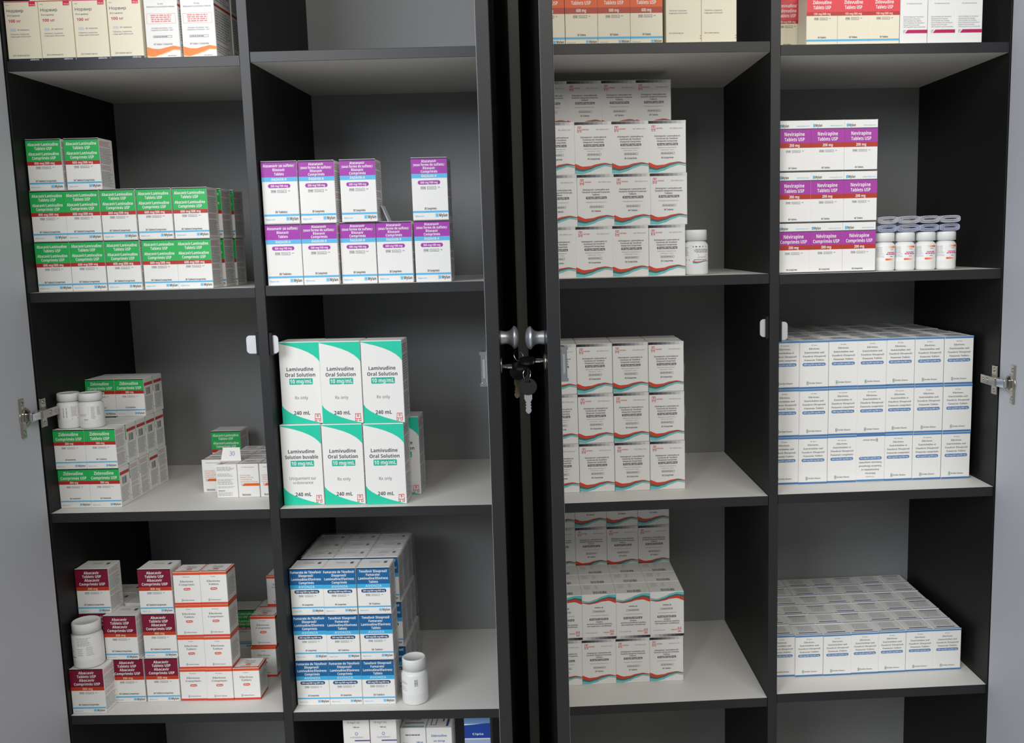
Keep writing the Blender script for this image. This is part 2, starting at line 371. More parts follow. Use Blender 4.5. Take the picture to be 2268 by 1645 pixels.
def art_or(W, H):
    a = Art(W, H); a.band(.1, .05, .8, .235, (232, 92, 46)); a.text('100 mg', .45, .21, .3, .03, WHITE, 1)
    a.text('Rx only', .5, .33, .16, .018, GREYT); a.text('Médicament sur prescription médicale', .5, .365, .82, .018, GREYT)
    a.frame(.06, .45, .92, .575, (236, 150, 130), .003); a.greek(.1, .465, .88, .565, 4, (216, 60, 60), 8, .55, True)
    a.text('Prescription only medicine – Liste I', .5, .63, .62, .016, GREYT); a.text('Uniquement sur ordonnance – Liste I', .5, .655, .66, .016, GREYT)
    a.frame(.22, .722, .78, .75, GREYT, .004); a.greek(.25, .731, .75, .743, 1, GREYT, 4, .9); a.text('60 Tablets / Comprimés', .5, .83, .56, .022, INK)
    waves(a, [((240, 132, 44), [.86, .885, .89, .87, .852, .868], [.965, .985, .955, .925, .895, .9]), ((246, 176, 96), [.965, .985, .955, .925, .895, .9], [.985, .985, .965, .94, .905, .91])])
    a.greek(.62, .972, .95, .982, 1, GREYT, 3, .8)
    return a
def art_e6(W, H):
    a = Art(W, H); a.band(0, 0, 1, .405, (234, 102, 44)); a.text('Efavirenz', .5, .22, .6, .058, WHITE, 2); a.text('Tablets USP', .5, .33, .6, .058, WHITE, 2)
    a.band(0, .405, 1, .505, (184, 74, 52)); a.text('600 mg', .5, .455, .3, .05, WHITE, 2); pom(a, .555); a.text('30 Tablets', .5, .855, .26, .032, INK, 1); a.band(0, .89, 1, .925, SKY); maker(a, .968, .04)
    return a
def art_ru(W, H):
    a = Art(W, H); a.text('Таблетки, покрытые', .08, .56, .5, .02, GREYT, 0, 'l'); a.text('пленочной оболочкой', .08, .595, .52, .02, GREYT, 0, 'l')
    a.pill(.1, .37, .28, .41, (196, 62, 66)); a.greek(.34, .383, .62, .397, 1, GREYT, 6, .9); a.text('Для приема внутрь', .08, .865, .42, .02, GREYT, 0, 'l')
    a.band(.96, .9, .99, .91, (150, 50, 60)); a.band(.96, .935, .99, .945, (150, 50, 60))
    return a
def art_lz(W, H):
    a = Art(W, H); a.band(0, 0, 1, .49, (230, 74, 84))
    for t, cy, w in (('Lamivudine/', .165, .64), ('Zidovudine', .255, .6), ('Tablets USP', .345, .56)): a.text(t, .5, cy, w, .058, WHITE, 2)
    a.band(0, .425, 1, .49, (188, 60, 56), 1); a.text('150 mg/300 mg', .5, .458, .54, .036, (250, 220, 200), 2); pom(a, .545); a.text('60 Tablets', .5, .875, .26, .03, INK, 1); a.band(0, .91, 1, .945, SKY)
    return a
def art_et(W, H):
    a = Art(W, H); a.text('30 Tablets/Comprimés', .5, .08, .55, .026, GREYT)
    for i, (t, w) in enumerate((('Emtricitabine & Tenofovir', .74), ('Disoproxil Fumarate', .6), ('200 mg/300 mg Tablets', .66), ('Emtricitabine et tenofovir', .78), ('disoproxil fumarate', .58), ('200 mg/300 mg Comprimés', .8))):
        a.text(t, .12, .385 + i * .047, w, .027, GREYT, 0, 'l')
    a.poly([(.12, .685), (.24, .685), (.14, .765), (.12, .765)], (196, 190, 196)); a.poly([(.28, .685), (1, .685), (1, .765), (.18, .765)], (186, 24, 96))
    return a
def art_l1(W, H):
    a = Art(W, H); O = (222, 120, 60); a.text('60 Tablets/Comprimés', .5, .085, .6, .026, GREYT)
    for i, (t, w) in enumerate((('Lamivudine', .5), ('Tablets 150 mg', .62), ('Comprimés de', .56), ('Lamivudine 150 mg', .82))): a.text(t, .1, .33 + i * .065, w, .038, (216, 128, 96), 0, 'l')
    a.poly([(.14, .575), (.24, .575), (.16, .655), (.14, .655)], (206, 200, 196)); a.poly([(.28, .575), (1, .575), (1, .655), (.18, .655)], (224, 104, 44)); a.text('Macleods', .17, .915, .4, .04, (70, 70, 76), 1, 'l')
    a.band(.17, .945, .57, .953, (90, 90, 96))
    return a
def art_l1b(W, H):
    a = Art(W, H); a.greek(.06, .07, .92, .2, 4, GREYT, 3, .45); a.greek(.06, .27, .8, .38, 3, GREYT, 4, .4); a.greek(.06, .44, .92, .62, 6, GREYT, 5, .4); a.greek(.06, .66, .9, .72, 2, GREYT, 6, .4); a.text('Macleods', .08, .79, .3, .03, INK, 1, 'l'); a.greek(.06, .84, .94, .96, 5, GREYT, 7, .4)
    return a
def art_au(W, H):
    a = Art(W, H); a.text('10 mg/1 mL', .4, .135, .5, .03, GREYT); a.text('100 mL', .5, .215, .24, .022, INK, 1)
    for i in range(8):
        t0, t1 = math.radians(i * 45), math.radians(i * 45 + 45); c, y = .5, .325
        a.poly([(c + .06 * math.cos(t0), y + .028 * math.sin(t0)), (c + .06 * math.cos(t1), y + .028 * math.sin(t1)), (c + .04 * math.cos(t1), y + .018 * math.sin(t1)), (c + .04 * math.cos(t0), y + .018 * math.sin(t0))][::-1], (130, 120, 170))
    a.text('AUROBINDO', .5, .385, .5, .022, (140, 136, 170)); a.band(.42, .43, 1, .45, (88, 66, 140)); return a
def side_red(W, H):
    a = Art(W, H); a.band(0, 0, 1, 1, (170, 18, 44)); return a
def art_zs(W, H):
    a = Art(W, H); B = (66, 104, 176); a.text('Zidovudine', .5, .13, .62, .034, B, 2); a.text('en Sirop', .5, .22, .44, .03, B, 2); a.band(.05, .28, .95, .287, INK); a.frame(.16, .33, .78, .42, B, .006); a.text('10 mg : 1 mL', .47, .375, .5, .036, B, 1); a.greek(.1, .5, .9, .7, 5, GREYT, 9, .4); return a
def art_z2(W, H):
    a = Art(W, H); a.greek(.2, .1, .78, .125, 1, GREYT, 2, .9, True); a.text('75 mL', .1, .25, .2, .026, GREYT, 0, 'l'); a.text('240 mL', .62, .24, .28, .034, (66, 126, 186), 1, 'l'); return a
def art_ci(W, H):
    a = Art(W, H); a.band(0, 0, 1, .19, (118, 158, 214)); a.poly([(0, .21), (1, .18), (1, .395), (0, .395)], (22, 66, 158)); a.text('Cipla', .52, .335, .42, .026, (226, 232, 244), 2); a.band(0, .41, 1, 1, (160, 180, 214)); return a
# side and top artwork
def side_txt(W, H):
    a = Art(W, H); a.greek(.06, .05, .94, .16, 4, (188, 96, 96), 11, .45); a.greek(.06, .19, .94, .5, 10, GREYT, 12, .42); a.greek(.06, .53, .9, .62, 3, (188, 96, 96), 13, .42); a.greek(.06, .65, .94, .95, 10, GREYT, 14, .42); return a
def side_bar(W, H):
    a = Art(W, H); a.band(.05, .12, .95, .2, (196, 66, 66)); a.bars(.24, .26, .72, .44, INK, 14, 5); a.greek(.1, .5, .9, .9, 11, GREYT, 15, .42); return a
def side_ef(W, H):
    a = Art(W, H); O = (226, 84, 40); a.band(0, 0, 1, .078, O); a.band(0, .935, 1, 1, O); a.greek(.12, .25, .9, .8, 9, GREYT, 16, .4); return a
def side_or(W, H):
    a = Art(W, H); a.greek(.06, .05, .94, .3, 8, GREYT, 17, .45); a.band(.0, .33, .98, .36, (196, 66, 46)); a.greek(.06, .4, .94, .8, 12, GREYT, 18, .42); a.greek(.06, .83, .9, .95, 4, GREYT, 19, .42); return a
def top_small(W, H):
    a = Art(W, H); a.greek(.3, .3, .68, .48, 3, GREYT, 21, .4); a.band(.76, .28, .86, .5, (96, 96, 100)); return a
def top_ef(W, H):
    a = Art(W, H); O = (226, 84, 40); a.band(0, .9, 1, 1, O); a.band(.96, 0, 1, 1, O); a.text('Efavirenz', .5, .3, .4, .1, GREYT, 3); a.text('Comprimés', .5, .46, .44, .09, GREYT, 3); a.pill(.38, .58, .62, .7, (224, 90, 60)); a.greek(.24, .8, .74, .86, 1, GREYT, 4, .8); return a
def top_ee(W, H):
    a = Art(W, H); a.greek(.18, .12, .84, .66, 8, (150, 150, 152), 22, .5, True); a.band(.16, .76, .86, .84, (92, 112, 146)); a.band(0, .95, 1, 1, (84, 130, 184)); return a
def top_eeb(W, H):
    a = Art(W, H); a.greek(.18, .22, .84, .76, 8, (150, 150, 152), 24, .5, True); a.band(.16, .1, .86, .17, (92, 112, 146)); a.band(0, .95, 1, 1, (84, 130, 184)); return a
def top_bar(W, H):
    a = Art(W, H); a.bars(.34, .72, .86, .95, INK, 26, 6); a.greek(.08, .12, .3, .5, 5, (170, 170, 172), 23, .4); a.greek(.42, .12, .52, .5, 5, (170, 170, 172), 24, .4); return a
def top_l1(W, H):
    a = Art(W, H); a.band(0, .82, 1, .92, (188, 108, 84)); a.greek(.2, .2, .8, .6, 4, GREYT, 25, .4); return a
def top_z2(W, H):
    a = Art(W, H); a.text('Zidovudine', .5, .3, .5, .12, (44, 92, 142), 3); a.text('SUSPENSION', .5, .6, .8, .13, (44, 92, 142), 1); a.band(.05, .85, .95, .95, (120, 170, 180)); return a
def top_zs(W, H):
    a = Art(W, H); B = (66, 92, 146); a.frame(.12, .1, .36, .8, B, .03); a.band(.6, .1, .66, .5, B); a.band(.78, .1, .88, .9, B); return a

# ---------------------------------------------------------------- carton kinds: sizes in mm
# name: (W, D, H, front art, side art, top art, card)
KIND = {
 'al': (61, 50, 87, art_al, side_txt, None, M_CARD), 'atf': (62, 50, 104, art_at(True), side_txt, None, M_CARD), 'ate': (62, 50, 104, art_at(False), side_txt, None, M_CARD),
 'lof': (73, 57, 143.3, art_lo(True), side_txt, None, M_CARD), 'loe': (73, 57, 143.3, art_lo(False), side_txt, None, M_CARD),
 'zdf': (56.5, 40, 71, art_zd(True), side_bar, None, M_CARD), 'zde': (56.5, 40, 71, art_zd(False), side_txt, None, M_CARD), 'zdt': (56.5, 40, 71, art_zd(True), side_txt, None, M_CARD),
 'hef': (65.2, 56, 89, art_he(True), None, None, M_CARD), 'hee': (65.2, 56, 89, art_he(False), None, None, M_CARD),
 'nvf': (59.2, 52, 86.5, art_nv(True), None, None, M_CARD), 'nve': (59.2, 52, 86.5, art_nv(False), None, None, M_CARD),
 'eef': (54.3, 50.5, 87.3, art_ee(True), None, top_ee, M_CARD), 'eee': (54.3, 50.5, 87.3, art_ee(False), None, top_ee, M_CARD), 'eet': (54.3, 50.5, 87.3, art_ee(False), None, top_eeb, M_CARD),
 'ab': (62.5, 50, 86, art_ab, side_txt, top_small, M_CARD), 'eff': (50.2, 46, 62.5, art_ef(True), side_ef, top_ef, M_CARD), 'efe': (50.2, 46, 62.5, art_ef(False), side_ef, top_ef, M_CARD),
 'avf': (61, 50, 87.3, art_av(True), side_txt, top_small, M_CARD), 'ave': (61, 50, 87.3, art_av(False), side_txt, top_small, M_CARD),
 'nr': (57, 45, 97, art_nr, None, None, M_CREAM), 'or': (57, 80, 130, art_or, side_or, None, M_CARD), 'e6': (54.6, 50, 97, art_e6, None, None, M_CREAM),
 'ru': (60, 50, 118, art_ru, None, None, M_CREAM), 'lz': (53.6, 50, 92, art_lz, None, None, M_CREAM), 'et': (47.6, 45, 71, art_et, None, None, M_CARD), 'cr': (57, 45, 97, art_ru, None, None, M_CREAM),
 'l1': (40, 42, 62, art_l1, None, top_l1, M_CARD), 'l1b': (40, 42, 62, art_l1b, None, None, M_CARD),
 'au': (50, 55, 118, art_au, None, None, M_CARD), 'z2': (49, 50, 118, art_z2, None, top_z2, M_CARD), 'zs': (49, 50, 118, art_zs, None, top_zs, M_CARD), 'ci': (49, 50, 140, art_ci, None, None, M_CARD),
}
KMESH = {}
def kmesh(k):
    if k in KMESH: return KMESH[k]
    W, D, H, fa, sa, ta, card = KIND[k]; W, D, H = W / 1000, D / 1000, H / 1000; r = {}
    bm = bmesh.new(); bm_box(bm, -W / 2, W / 2, 0, D, 0, H - 0.0006, 0.0006); r['body'] = mesh_from(bm, 'carton_' + k, card)
    bm = bmesh.new(); bm_box(bm, -W / 2 + 0.0012, W / 2 - 0.0012, 0.0004, D - 0.0012, H - 0.0009, H, 0.0002)     # tucked lid flap
    bm_box(bm, -W / 2 + 0.0001, -W / 2 + 0.003, 0.0001, 0.0015, H - 0.001, H + 0.0001); bm_box(bm, W / 2 - 0.003, W / 2 - 0.0001, 0.0001, 0.0015, H - 0.001, H + 0.0001)
    r['lid_flap'] = mesh_from(bm, 'lid_' + k, card)
    r['front_print'] = fa(W, H - 0.0006).mesh('front_' + k, lambda x, z, l: (x, -l, z))
    if sa: r['side_print'] = sa(D, H - 0.0006).mesh('side_' + k, lambda x, z, l: (W / 2 + l, x + D / 2, z))
    if ta: r['top_print'] = ta(W - 0.003, D - 0.003).mesh('top_' + k, lambda x, z, l: (x, z + 0.0015, H + l))
    if k == 'au': r['side_print'] = side_red(D, H - 0.0006).mesh('side_red', lambda x, z, l: (-W / 2 - l, -x + D / 2, z))
    KMESH[k] = r
    return r

# ---------------------------------------------------------------- the two cabinets: local frames and compartments
ROOT = {'L': Matrix.Translation((0, 0, ZO)) @ Matrix.Rotation(-0.030523, 4, 'Z'), 'R': Matrix.Translation((0.899211, -0.010101, ZO)) @ Matrix.Rotation(0.030523, 4, 'Z')}
YAW = {'L': -0.030523, 'R': 0.030523}
SH = {'L1': (1.8810, 1.4883, 1.0964, 0.6990, 0.3119, -0.0752), 'L2': (1.8880, 1.4936, 1.0988, 0.6990, 0.3108, -0.0752),
      'R1': (1.8810, 1.4922, 1.0995, 0.6998, 0.3145, -0.0752), 'R2': (1.8740, 1.4856, 1.0980, 0.7017, 0.3205, -0.0752)}
SCZ = {'L1': (1.0139, 1.0139, 1.0335, 1.0139, 1.0139), 'L2': (1.026, 1.026, 1.0384, 1.0157, 1.0157), 'R1': (1.02, 1.02, 1.0307, 1.0112, 1.0112), 'R2': (1.009, 1.009, 1.0276, 1.0035, 1.0035)}
D = 0.3787; TB = 0.0172

COUNT = {}
def carton(k, comp, row, x0, y0, z0, label, group, name='tablet_box', flip=False, yaw=0.0, kids=True, cat='box', sc=1.0):
    """x0, y0, z0 in mm: left front lower corner above the shelf of the compartment"""
    W, Dp, H = KIND[k][:3]; r = kmesh(k); s = SCZ[comp][row] * sc; cab = comp[0]
    zz = SH[comp][row + 1] + (z0 / 1000) * s / sc + (H / 1000 * s if flip else 0) + 0.0003
    p = Vector(((x0 + W / 2) / 1000, y0 / 1000, zz))
    o = link(name, r['body']); o.matrix_world = ROOT[cab] @ Matrix.Translation(p) @ Matrix.Rotation(yaw, 4, 'Z') @ (Matrix.Rotation(math.pi, 4, 'Y') if flip else Matrix.Identity(4)) @ Matrix.Diagonal((1, 1, s, 1))
    tag(o, label, cat, group)
    for part in ('lid_flap', 'front_print', 'side_print', 'top_print'):
        if part in r and (kids is True or part in kids): link(part, r[part], o)
    return o
def J(a=0.8): return random.uniform(-a, a)

# ---------------------------------------------------------------- room
def structure(name, *a, **k):
    o = box(name, *a, **k); o['kind'] = 'structure'; return o
structure('floor', -3.2, 4.2, -4.2, 0.62, -0.05, 0.0, M_FLOOR)
structure('wall_back', -3.2, 4.2, 0.50, 0.62, 0.0, 2.8, M_WALL)
structure('baseboard_back', -3.2, 4.2, 0.485, 0.50, 0.0, 0.08, M_WALL)

def cabinet(cab, xl, xr, label):
    c = bpy.data.objects.new('storage_cabinet', None); COL.objects.link(c); c.matrix_world = ROOT[cab]
    tag(c, label, 'cabinet', 'dark grey storage cabinets')
    zb, zt = -0.0932, 1.906
    box('side_panel', xl - 0.018, xl, 0, D + 0.004, -ZO, zt, M_SIDE, c, 0.0006); box('side_panel', xr, xr + 0.018, 0, D + 0.004, -ZO, zt, M_SIDE, c, 0.0006)
    dv = box('divider', 0, TB, 0.0, D, zb + 0.018, zt - 0.018, [M_SIDE, M_DARK], c, 0.0005)
    for f in dv.data.polygons:
        if f.normal.y < -0.5: f.material_index = 1
    box('top_panel', xl + .0001, xr - .0001, 0.001, D, zt - 0.0178, zt, M_DARK, c, 0.0005)
    box('back_panel', xl + .0001, xr - .0001, D + .0001, D + 0.004, zb, zt - 0.018, M_BACK, c)
    box('plinth', xl + .0001, xr - .0001, 0.04, 0.058, -ZO, zb - 0.0002, M_DARK, c)
    for col, (a, b) in (('1', (xl, 0.0)), ('2', (TB, xr))):
        for i, z in enumerate(SH[cab + col][1:]):
            bm = bmesh.new(); bm_box(bm, a + .0003, b - .0003, 0.0015, D - .0002, z - 0.0175, z, 0.0005)
            me = mesh_from(bm, 'shelf', M_GREY, M_DARK)
            for f in me.polygons:
                if f.normal.y < -0.3: f.material_index = 1
            link('shelf', me, c)
    return c
CL = cabinet('L', -0.3978, 0.4132, 'dark storage cabinet on the left, holding green, purple and teal medicine boxes')
CR = cabinet('R', -0.4050, 0.4165, 'dark storage cabinet on the right, holding wave-printed and blue-edged white boxes')

def door(c, hx, hand, ang, w=0.397):
    """hand +1: the inner face looks to +x. hx: inner face at the hinge edge"""
    bm = bmesh.new(); t = 0.018 if hand > 0 else -0.018
    bm_box(bm, min(0, -t), max(0, -t), -w, 0, -0.088, 1.9, 0.0011, 2)
    fixn(bm); me = mesh_from(bm, 'door', M_GLOSS, M_DOOR, M_DARK)
    for f in me.polygons:
        if f.normal.x * hand > 0.9: f.material_index = 1
        elif f.normal.y < -0.9 or abs(f.normal.z) > 0.9: f.material_index = 2
    d = link('door', me, c, (hx, -0.0035, 0)); d.rotation_euler = (0, 0, ang)
    return d
DLL = door(CL, -0.3995, 1, 0.0); DLR = door(CL, 0.4145, -1, math.radians(3.55))
DRL = door(CR, -0.4075, 1, math.radians(3.2)); DRR = door(CR, 0.4170, -1, 0.0)
DLL['label'] = 'light grey inner side'; DRR['label'] = 'light grey inner side'; DLR['label'] = 'dark outer side with knob'; DRL['label'] = 'dark outer side with knob'

def hinge(d, hand, z):
    """cup plate on the door's inner face (x = 0), arm and mounting plate reaching to the cabinet side"""
    s = hand; h = bpy.data.objects.new('hinge', None); COL.objects.link(h); h.parent = d; h.location = (0, 0, z)
    def B(name, x0, x1, y0, y1, z0, z1, m, bev=0.0008):
        box(name, min(s * x0, s * x1), max(s * x0, s * x1), y0, y1, z0, z1, m, h, bev, 2)
    B('cup_flange', 0.0003, 0.0024, -0.0565, -0.043, -0.034, 0.034, M_NICKEL)
    B('flange_lip', 0.0003, 0.005, -0.0575, -0.0563, -0.034, 0.034, M_NICKEL, 0.0004)
    bm = bmesh.new(); bm_lathe(bm, [(0.0005, 0.0003 * s), (0.0165, 0.0003 * s), (0.0175, 0.0012 * s), (0.0168, 0.0026 * s), (0.0135, 0.0026 * s), (0.0125, 0.0008 * s), (0.0005, 0.0008 * s)], 28, 'X', 0, (0, -0.0425, 0)); fixn(bm)
    link('hinge_cup', mesh_from(bm, 'hinge_cup', M_NICKEL), h)
    B('cup_recess', 0.0006, 0.0016, -0.051, -0.034, -0.0095, 0.0095, M_BLACKPL, 0.0003)
    B('hinge_link', 0.002, 0.0155, -0.046, -0.016, -0.0075, 0.0075, M_CHROME, 0.0015)
    bm = bmesh.new(); bm_box(bm, min(0.006 * s, 0.0175 * s), max(0.006 * s, 0.0175 * s), -0.017, 0.036, -0.008, 0.008, 0.0012, 2)
    link('hinge_arm', mesh_from(bm, 'hinge_arm', M_NICKEL), h)
    B('mounting_plate', 0.0028, 0.0058, 0.0, 0.018, -0.026, 0.026, M_NICKEL, 0.0012)
    def screw(x, y, zz, r=0.0038):
        bm = bmesh.new(); bm_lathe(bm, [(0.0003, x * s), (r, x * s), (r, (x + 0.0007) * s), (r * 0.7, (x + 0.0014) * s), (0.0003, (x + 0.0014) * s)], 14, 'X', 0, (0, y, zz)); fixn(bm)
        bm_box(bm, min(s * (x + .0012), s * (x + .00155)), max(s * (x + .0012), s * (x + .00155)), y - r * .6, y + r * .6, zz - .0005, zz + .0005)
        link('screw', mesh_from(bm, 'screw', M_SCREW), h)
    screw(0.0024, -0.0495, 0.025); screw(0.0024, -0.0495, -0.025); screw(0.0058, 0.009, 0.019); screw(0.0058, 0.009, -0.019); screw(0.0174, 0.012, 0, 0.0045); screw(0.0174, 0.026, 0, 0.003)
    return h
hinge(DLL, 1, 0.8835); hinge(DRR, -1, 0.8985)

def furniture(d, hand, zk, zl, yk=-0.357):
    """knob, lock rosette and lock body on a middle door; the outer face is at x = -0.018 * hand"""
    o = -hand
    x = 0.018
    bm = bmesh.new(); bm_lathe(bm, [(0.0005, o * x), (0.0098, o * x), (0.0096, o * (x + .002)), (0.0086, o * (x + .008)), (0.0094, o * (x + .0125)), (0.0118, o * (x + .0158)), (0.0158, o * (x + .0186)), (0.0162, o * (x + .0196)), (0.0146, o * (x + .0224)), (0.0105, o * (x + .025)), (0.005, o * (x + .0264)), (0.0005, o * (x + .0267))], 36, 'X', 0, (0, yk, zk)); fixn(bm)
    link('knob', mesh_from(bm, 'knob', M_SATIN), d)
    bm = bmesh.new(); bm_lathe(bm, [(0.0035, o * x), (0.0125, o * x), (0.0125, o * (x + .0012)), (0.0112, o * (x + .0022)), (0.0088, o * (x + .0022)), (0.0085, o * (x + .0008)), (0.0005, o * (x + .0008))], 32, 'X', 0, (0, yk - .004, zl)); fixn(bm)
    link('lock_rosette', mesh_from(bm, 'lock_rosette', M_NICKEL), d)
    i = hand
    bm = bmesh.new(); bm_box(bm, min(0, i * .0085), max(0, i * .0085), -0.393, -0.352, zl - .0215, zl + .0215, 0.0016, 2); bm_box(bm, min(0, i * .010), max(0, i * .010), -0.395, -0.3925, zl - .0235, zl - .019, 0.0006); bm_box(bm, min(0, i * .010), max(0, i * .010), -0.395, -0.3925, zl + .019, zl + .0235, 0.0006)
    link('lock_case', mesh_from(bm, 'lock_case', M_CHROME), d)
    bm = bmesh.new(); bm_box(bm, min(i * .0025, i * .006), max(i * .0025, i * .006), -0.3945, -0.3925, zl - .013, zl + .013, 0.0005)
    link('lock_bolt', mesh_from(bm, 'lock_bolt', M_SATIN), d)
furniture(DLR, -1, 1.0337, 0.9955); furniture(DRL, 1, 1.0337, 1.0005)

# strike plates for the locks on both faces of each divider
def strike(c, x0, x1, z0, z1, side):
    xa = 0.0 if side < 0 else TB
    bm = bmesh.new()
    bm_box(bm, min(xa, xa + side * .0058), max(xa, xa + side * .0058), 0.003, 0.030, z0 - .003, z1 + .005, 0.0006)
    b = link('strike_bracket', mesh_from(bm, 'strike_bracket', M_BLACKPL), c)
    bm = bmesh.new(); n = 8; w, h, r = abs(x1 - x0), z1 - z0, 0.0065; pts = []
    for cx, cz, a0 in ((w - r, h - r, 0), (w - r, r, -90)):
        for k in range(n + 1):
            a = math.radians(a0 + (90 - k * 90 / n)) if a0 == 0 else math.radians(0 - k * 90 / n); pts.append((cx + r * math.cos(a), cz + r * math.sin(a)))
    pts = [(0, h)] + pts + [(0, 0)]
    f = bm.faces.new([bm.verts.new((x0 + side * p[0] if side > 0 else x1 - p[0], 0.0075, z0 + p[1])) for p in pts])
    e = bmesh.ops.extrude_face_region(bm, geom=[f]); bmesh.ops.translate(bm, vec=(0, 0.0012, 0), verts=[v for v in e['geom'] if isinstance(v, bmesh.types.BMVert)]); fixn(bm)
    link('strike_tongue', mesh_from(bm, 'strike_tongue', M_STRIKE), b)
strike(CL, -0.0240, -0.0056, 0.9805, 1.0125, -1); strike(CL, 0.0215 - .0005, 0.0325, 0.9800, 1.0120, 1)
strike(CR, -0.0150, -0.0045, 0.9880, 1.0195, -1); strike(CR, 0.0222, 0.0345, 0.9815, 1.0140, 1)

# ---------------------------------------------------------------- keys hanging between the middle doors
KS = 1.28
def key_head(bm, r=0.0098 * KS, t=0.0036):
    n = 28; rim = [(r * math.cos(a), r * 0.95 * math.sin(a)) for a in (2 * math.pi * i / n for i in range(n))]
    hole = [(0.0042 * math.cos(2 * math.pi * i / n), 0.0074 + 0.0021 * math.sin(2 * math.pi * i / n)) for i in range(n)]
    L = [([bm.verts.new((x, y, z)) for x, y in rim], [bm.verts.new((x, y, z)) for x, y in hole]) for z in (-t / 2, t / 2)]
    for i in range(n):
        j = (i + 1) % n
        for (a, b) in L: bm.faces.new((a[i], a[j], b[j], b[i]))
        bm.faces.new((L[0][0][i], L[0][0][j], L[1][0][j], L[1][0][i])); bm.faces.new((L[0][1][i], L[0][1][j], L[1][1][j], L[1][1][i]))
    fixn(bm)
def key(label, loc, rot, blade):
    bm = bmesh.new(); key_head(bm); o = link('door_key', mesh_from(bm, 'key_head', M_BLACKPL))
    tag(o, label, 'key', 'cabinet keys'); o.matrix_world = Matrix.Translation(loc) @ rot
    pr = [(0.0042, -.0088), (0.0042, -.0138), (0.0032, -.0148), (0.0032, -.0160), (0.0020, -.0172), (0.0032, -.0186), (0.0022, -.0202), (0.0033, -.0218), (0.0024, -.0236), (0.0032, -.0254), (0.0028, -.0275), (0.0008, -.0296)]
    pts = [(x * KS, y * KS) for x, y in pr]; pts = pts + [(-x, y) for x, y in reversed(pts)]
    bm = bmesh.new(); f = bm.faces.new([bm.verts.new((x, y, -.001)) for x, y in pts]); e = bmesh.ops.extrude_face_region(bm, geom=[f]); bmesh.ops.translate(bm, vec=(0, 0, .002), verts=[v for v in e['geom'] if isinstance(v, bmesh.types.BMVert)]); fixn(bm)
    link('key_blade', mesh_from(bm, 'key_blade', blade), o)
def key_ring(label, loc, rot, r=0.0080):
    bm = bmesh.new(); n, m = 36, 8; q = .0008
    V = [[bm.verts.new(((r + q * math.cos(2 * math.pi * j / m)) * math.cos(2 * math.pi * i / n), (r + q * math.cos(2 * math.pi * j / m)) * math.sin(2 * math.pi * i / n), q * math.sin(2 * math.pi * j / m))) for j in range(m)] for i in range(n)]
    for i in range(n):
        for j in range(m): bm.faces.new((V[i][j], V[(i + 1) % n][j], V[(i + 1) % n][(j + 1) % m], V[i][(j + 1) % m]))
    fixn(bm); o = link('key_ring', mesh_from(bm, 'key_ring', M_CHROME, smooth=True)); tag(o, label, 'key ring', 'split rings of the cabinet keys'); o.matrix_world = Matrix.Translation(loc) @ rot
def RX(a): return Matrix.Rotation(math.radians(a), 4, 'X')
def RY(a): return Matrix.Rotation(math.radians(a), 4, 'Y')
def RZ(a): return Matrix.Rotation(math.radians(a), 4, 'Z')
def at(cab, x, y, z): return ROOT[cab] @ Vector((x, y, z))
key('black-headed key pushed sideways into the lock of the middle pair\'s left door', at('L', .4815, -.362, .9945), RX(14) @ RZ(-90), M_STEELKEY)
key('black-headed key pushed sideways into the lock of the middle pair\'s right door', at('R', -.4300, -.352, 1.0015), RX(14) @ RZ(90), M_STEELKEY)
key('pale steel key with round black head, hanging lowest between the doors', at('L', .4915, -.365, .9660), RZ(-4) @ RX(90), M_STEELKEY)
key('small brass key with black head, hanging left of the pale steel key', at('L', .4770, -.340, .9840), RZ(14) @ RX(92) @ RZ(-4), M_BRASS)
key_ring('split ring holding the lowest hanging steel key', at('L', .4905, -.3640, .9835), RZ(52) @ RX(90))
key_ring('split ring tilted above the two black key heads', at('L', .4785, -.345, 1.0065), RZ(20) @ RX(62) @ RY(20))

# ---------------------------------------------------------------- bottles
def b_he(W, H):
    a = Art(W, H); g = [(40, 30, 34), (80, 74, 78), (120, 116, 118), (160, 158, 160), (200, 200, 202)]
    for i, c in enumerate(g): a.band(.4 + i * .085, .05, .4 + (i + 1) * .085, .11, c)
    a.greek(.42, .2, .84, .42, 4, INK, 3, .5, True); a.band(.53, .48, .74, .56, (120, 116, 120)); a.greek(.5, .6, .78, .7, 2, GREYT, 4, .4, True); a.greek(.42, .76, .8, .8, 1, INK, 6, .8)
    a.greek(.1, .1, .32, .6, 7, GREYT, 5, .4); a.band(.22, .74, .31, .82, (214, 70, 60)); hetero_wave(a, .82, .75, .4, .84); return a
def b_zd(W, H):
    a = Art(W, H); a.band(.28, .05, .6, .1, DK); a.band(.28, .1, .6, .42, (72, 170, 110)); a.greek(.3, .16, .58, .38, 3, WHITE, 3, .5, True); a.band(.28, .42, .6, .54, RED); a.text('300 mg', .44, .48, .12, .07, WHITE, 1)
    a.greek(.32, .6, .56, .76, 2, GREYT, 5, .35, True); a.band(.28, .82, .6, .88, SKY); a.text('Mylan', .53, .95, .1, .06, INK, 1); a.greek(.66, .1, .76, .95, 14, GREYT, 6, .4); a.greek(.8, .1, .9, .7, 12, GREYT, 7, .4); return a
def b_zb(W, H):
    a = Art(W, H); a.greek(.22, .15, .36, .95, 16, (150, 150, 170), 3, .4); a.bars(.42, .15, .52, .95, (110, 100, 150), 26, 5, False); a.band(.62, .0, .78, .05, (214, 110, 110)); a.greek(.62, .08, .78, .75, 13, (150, 130, 130), 6, .45); a.band(.63, .84, .78, .95, (220, 90, 96)); return a
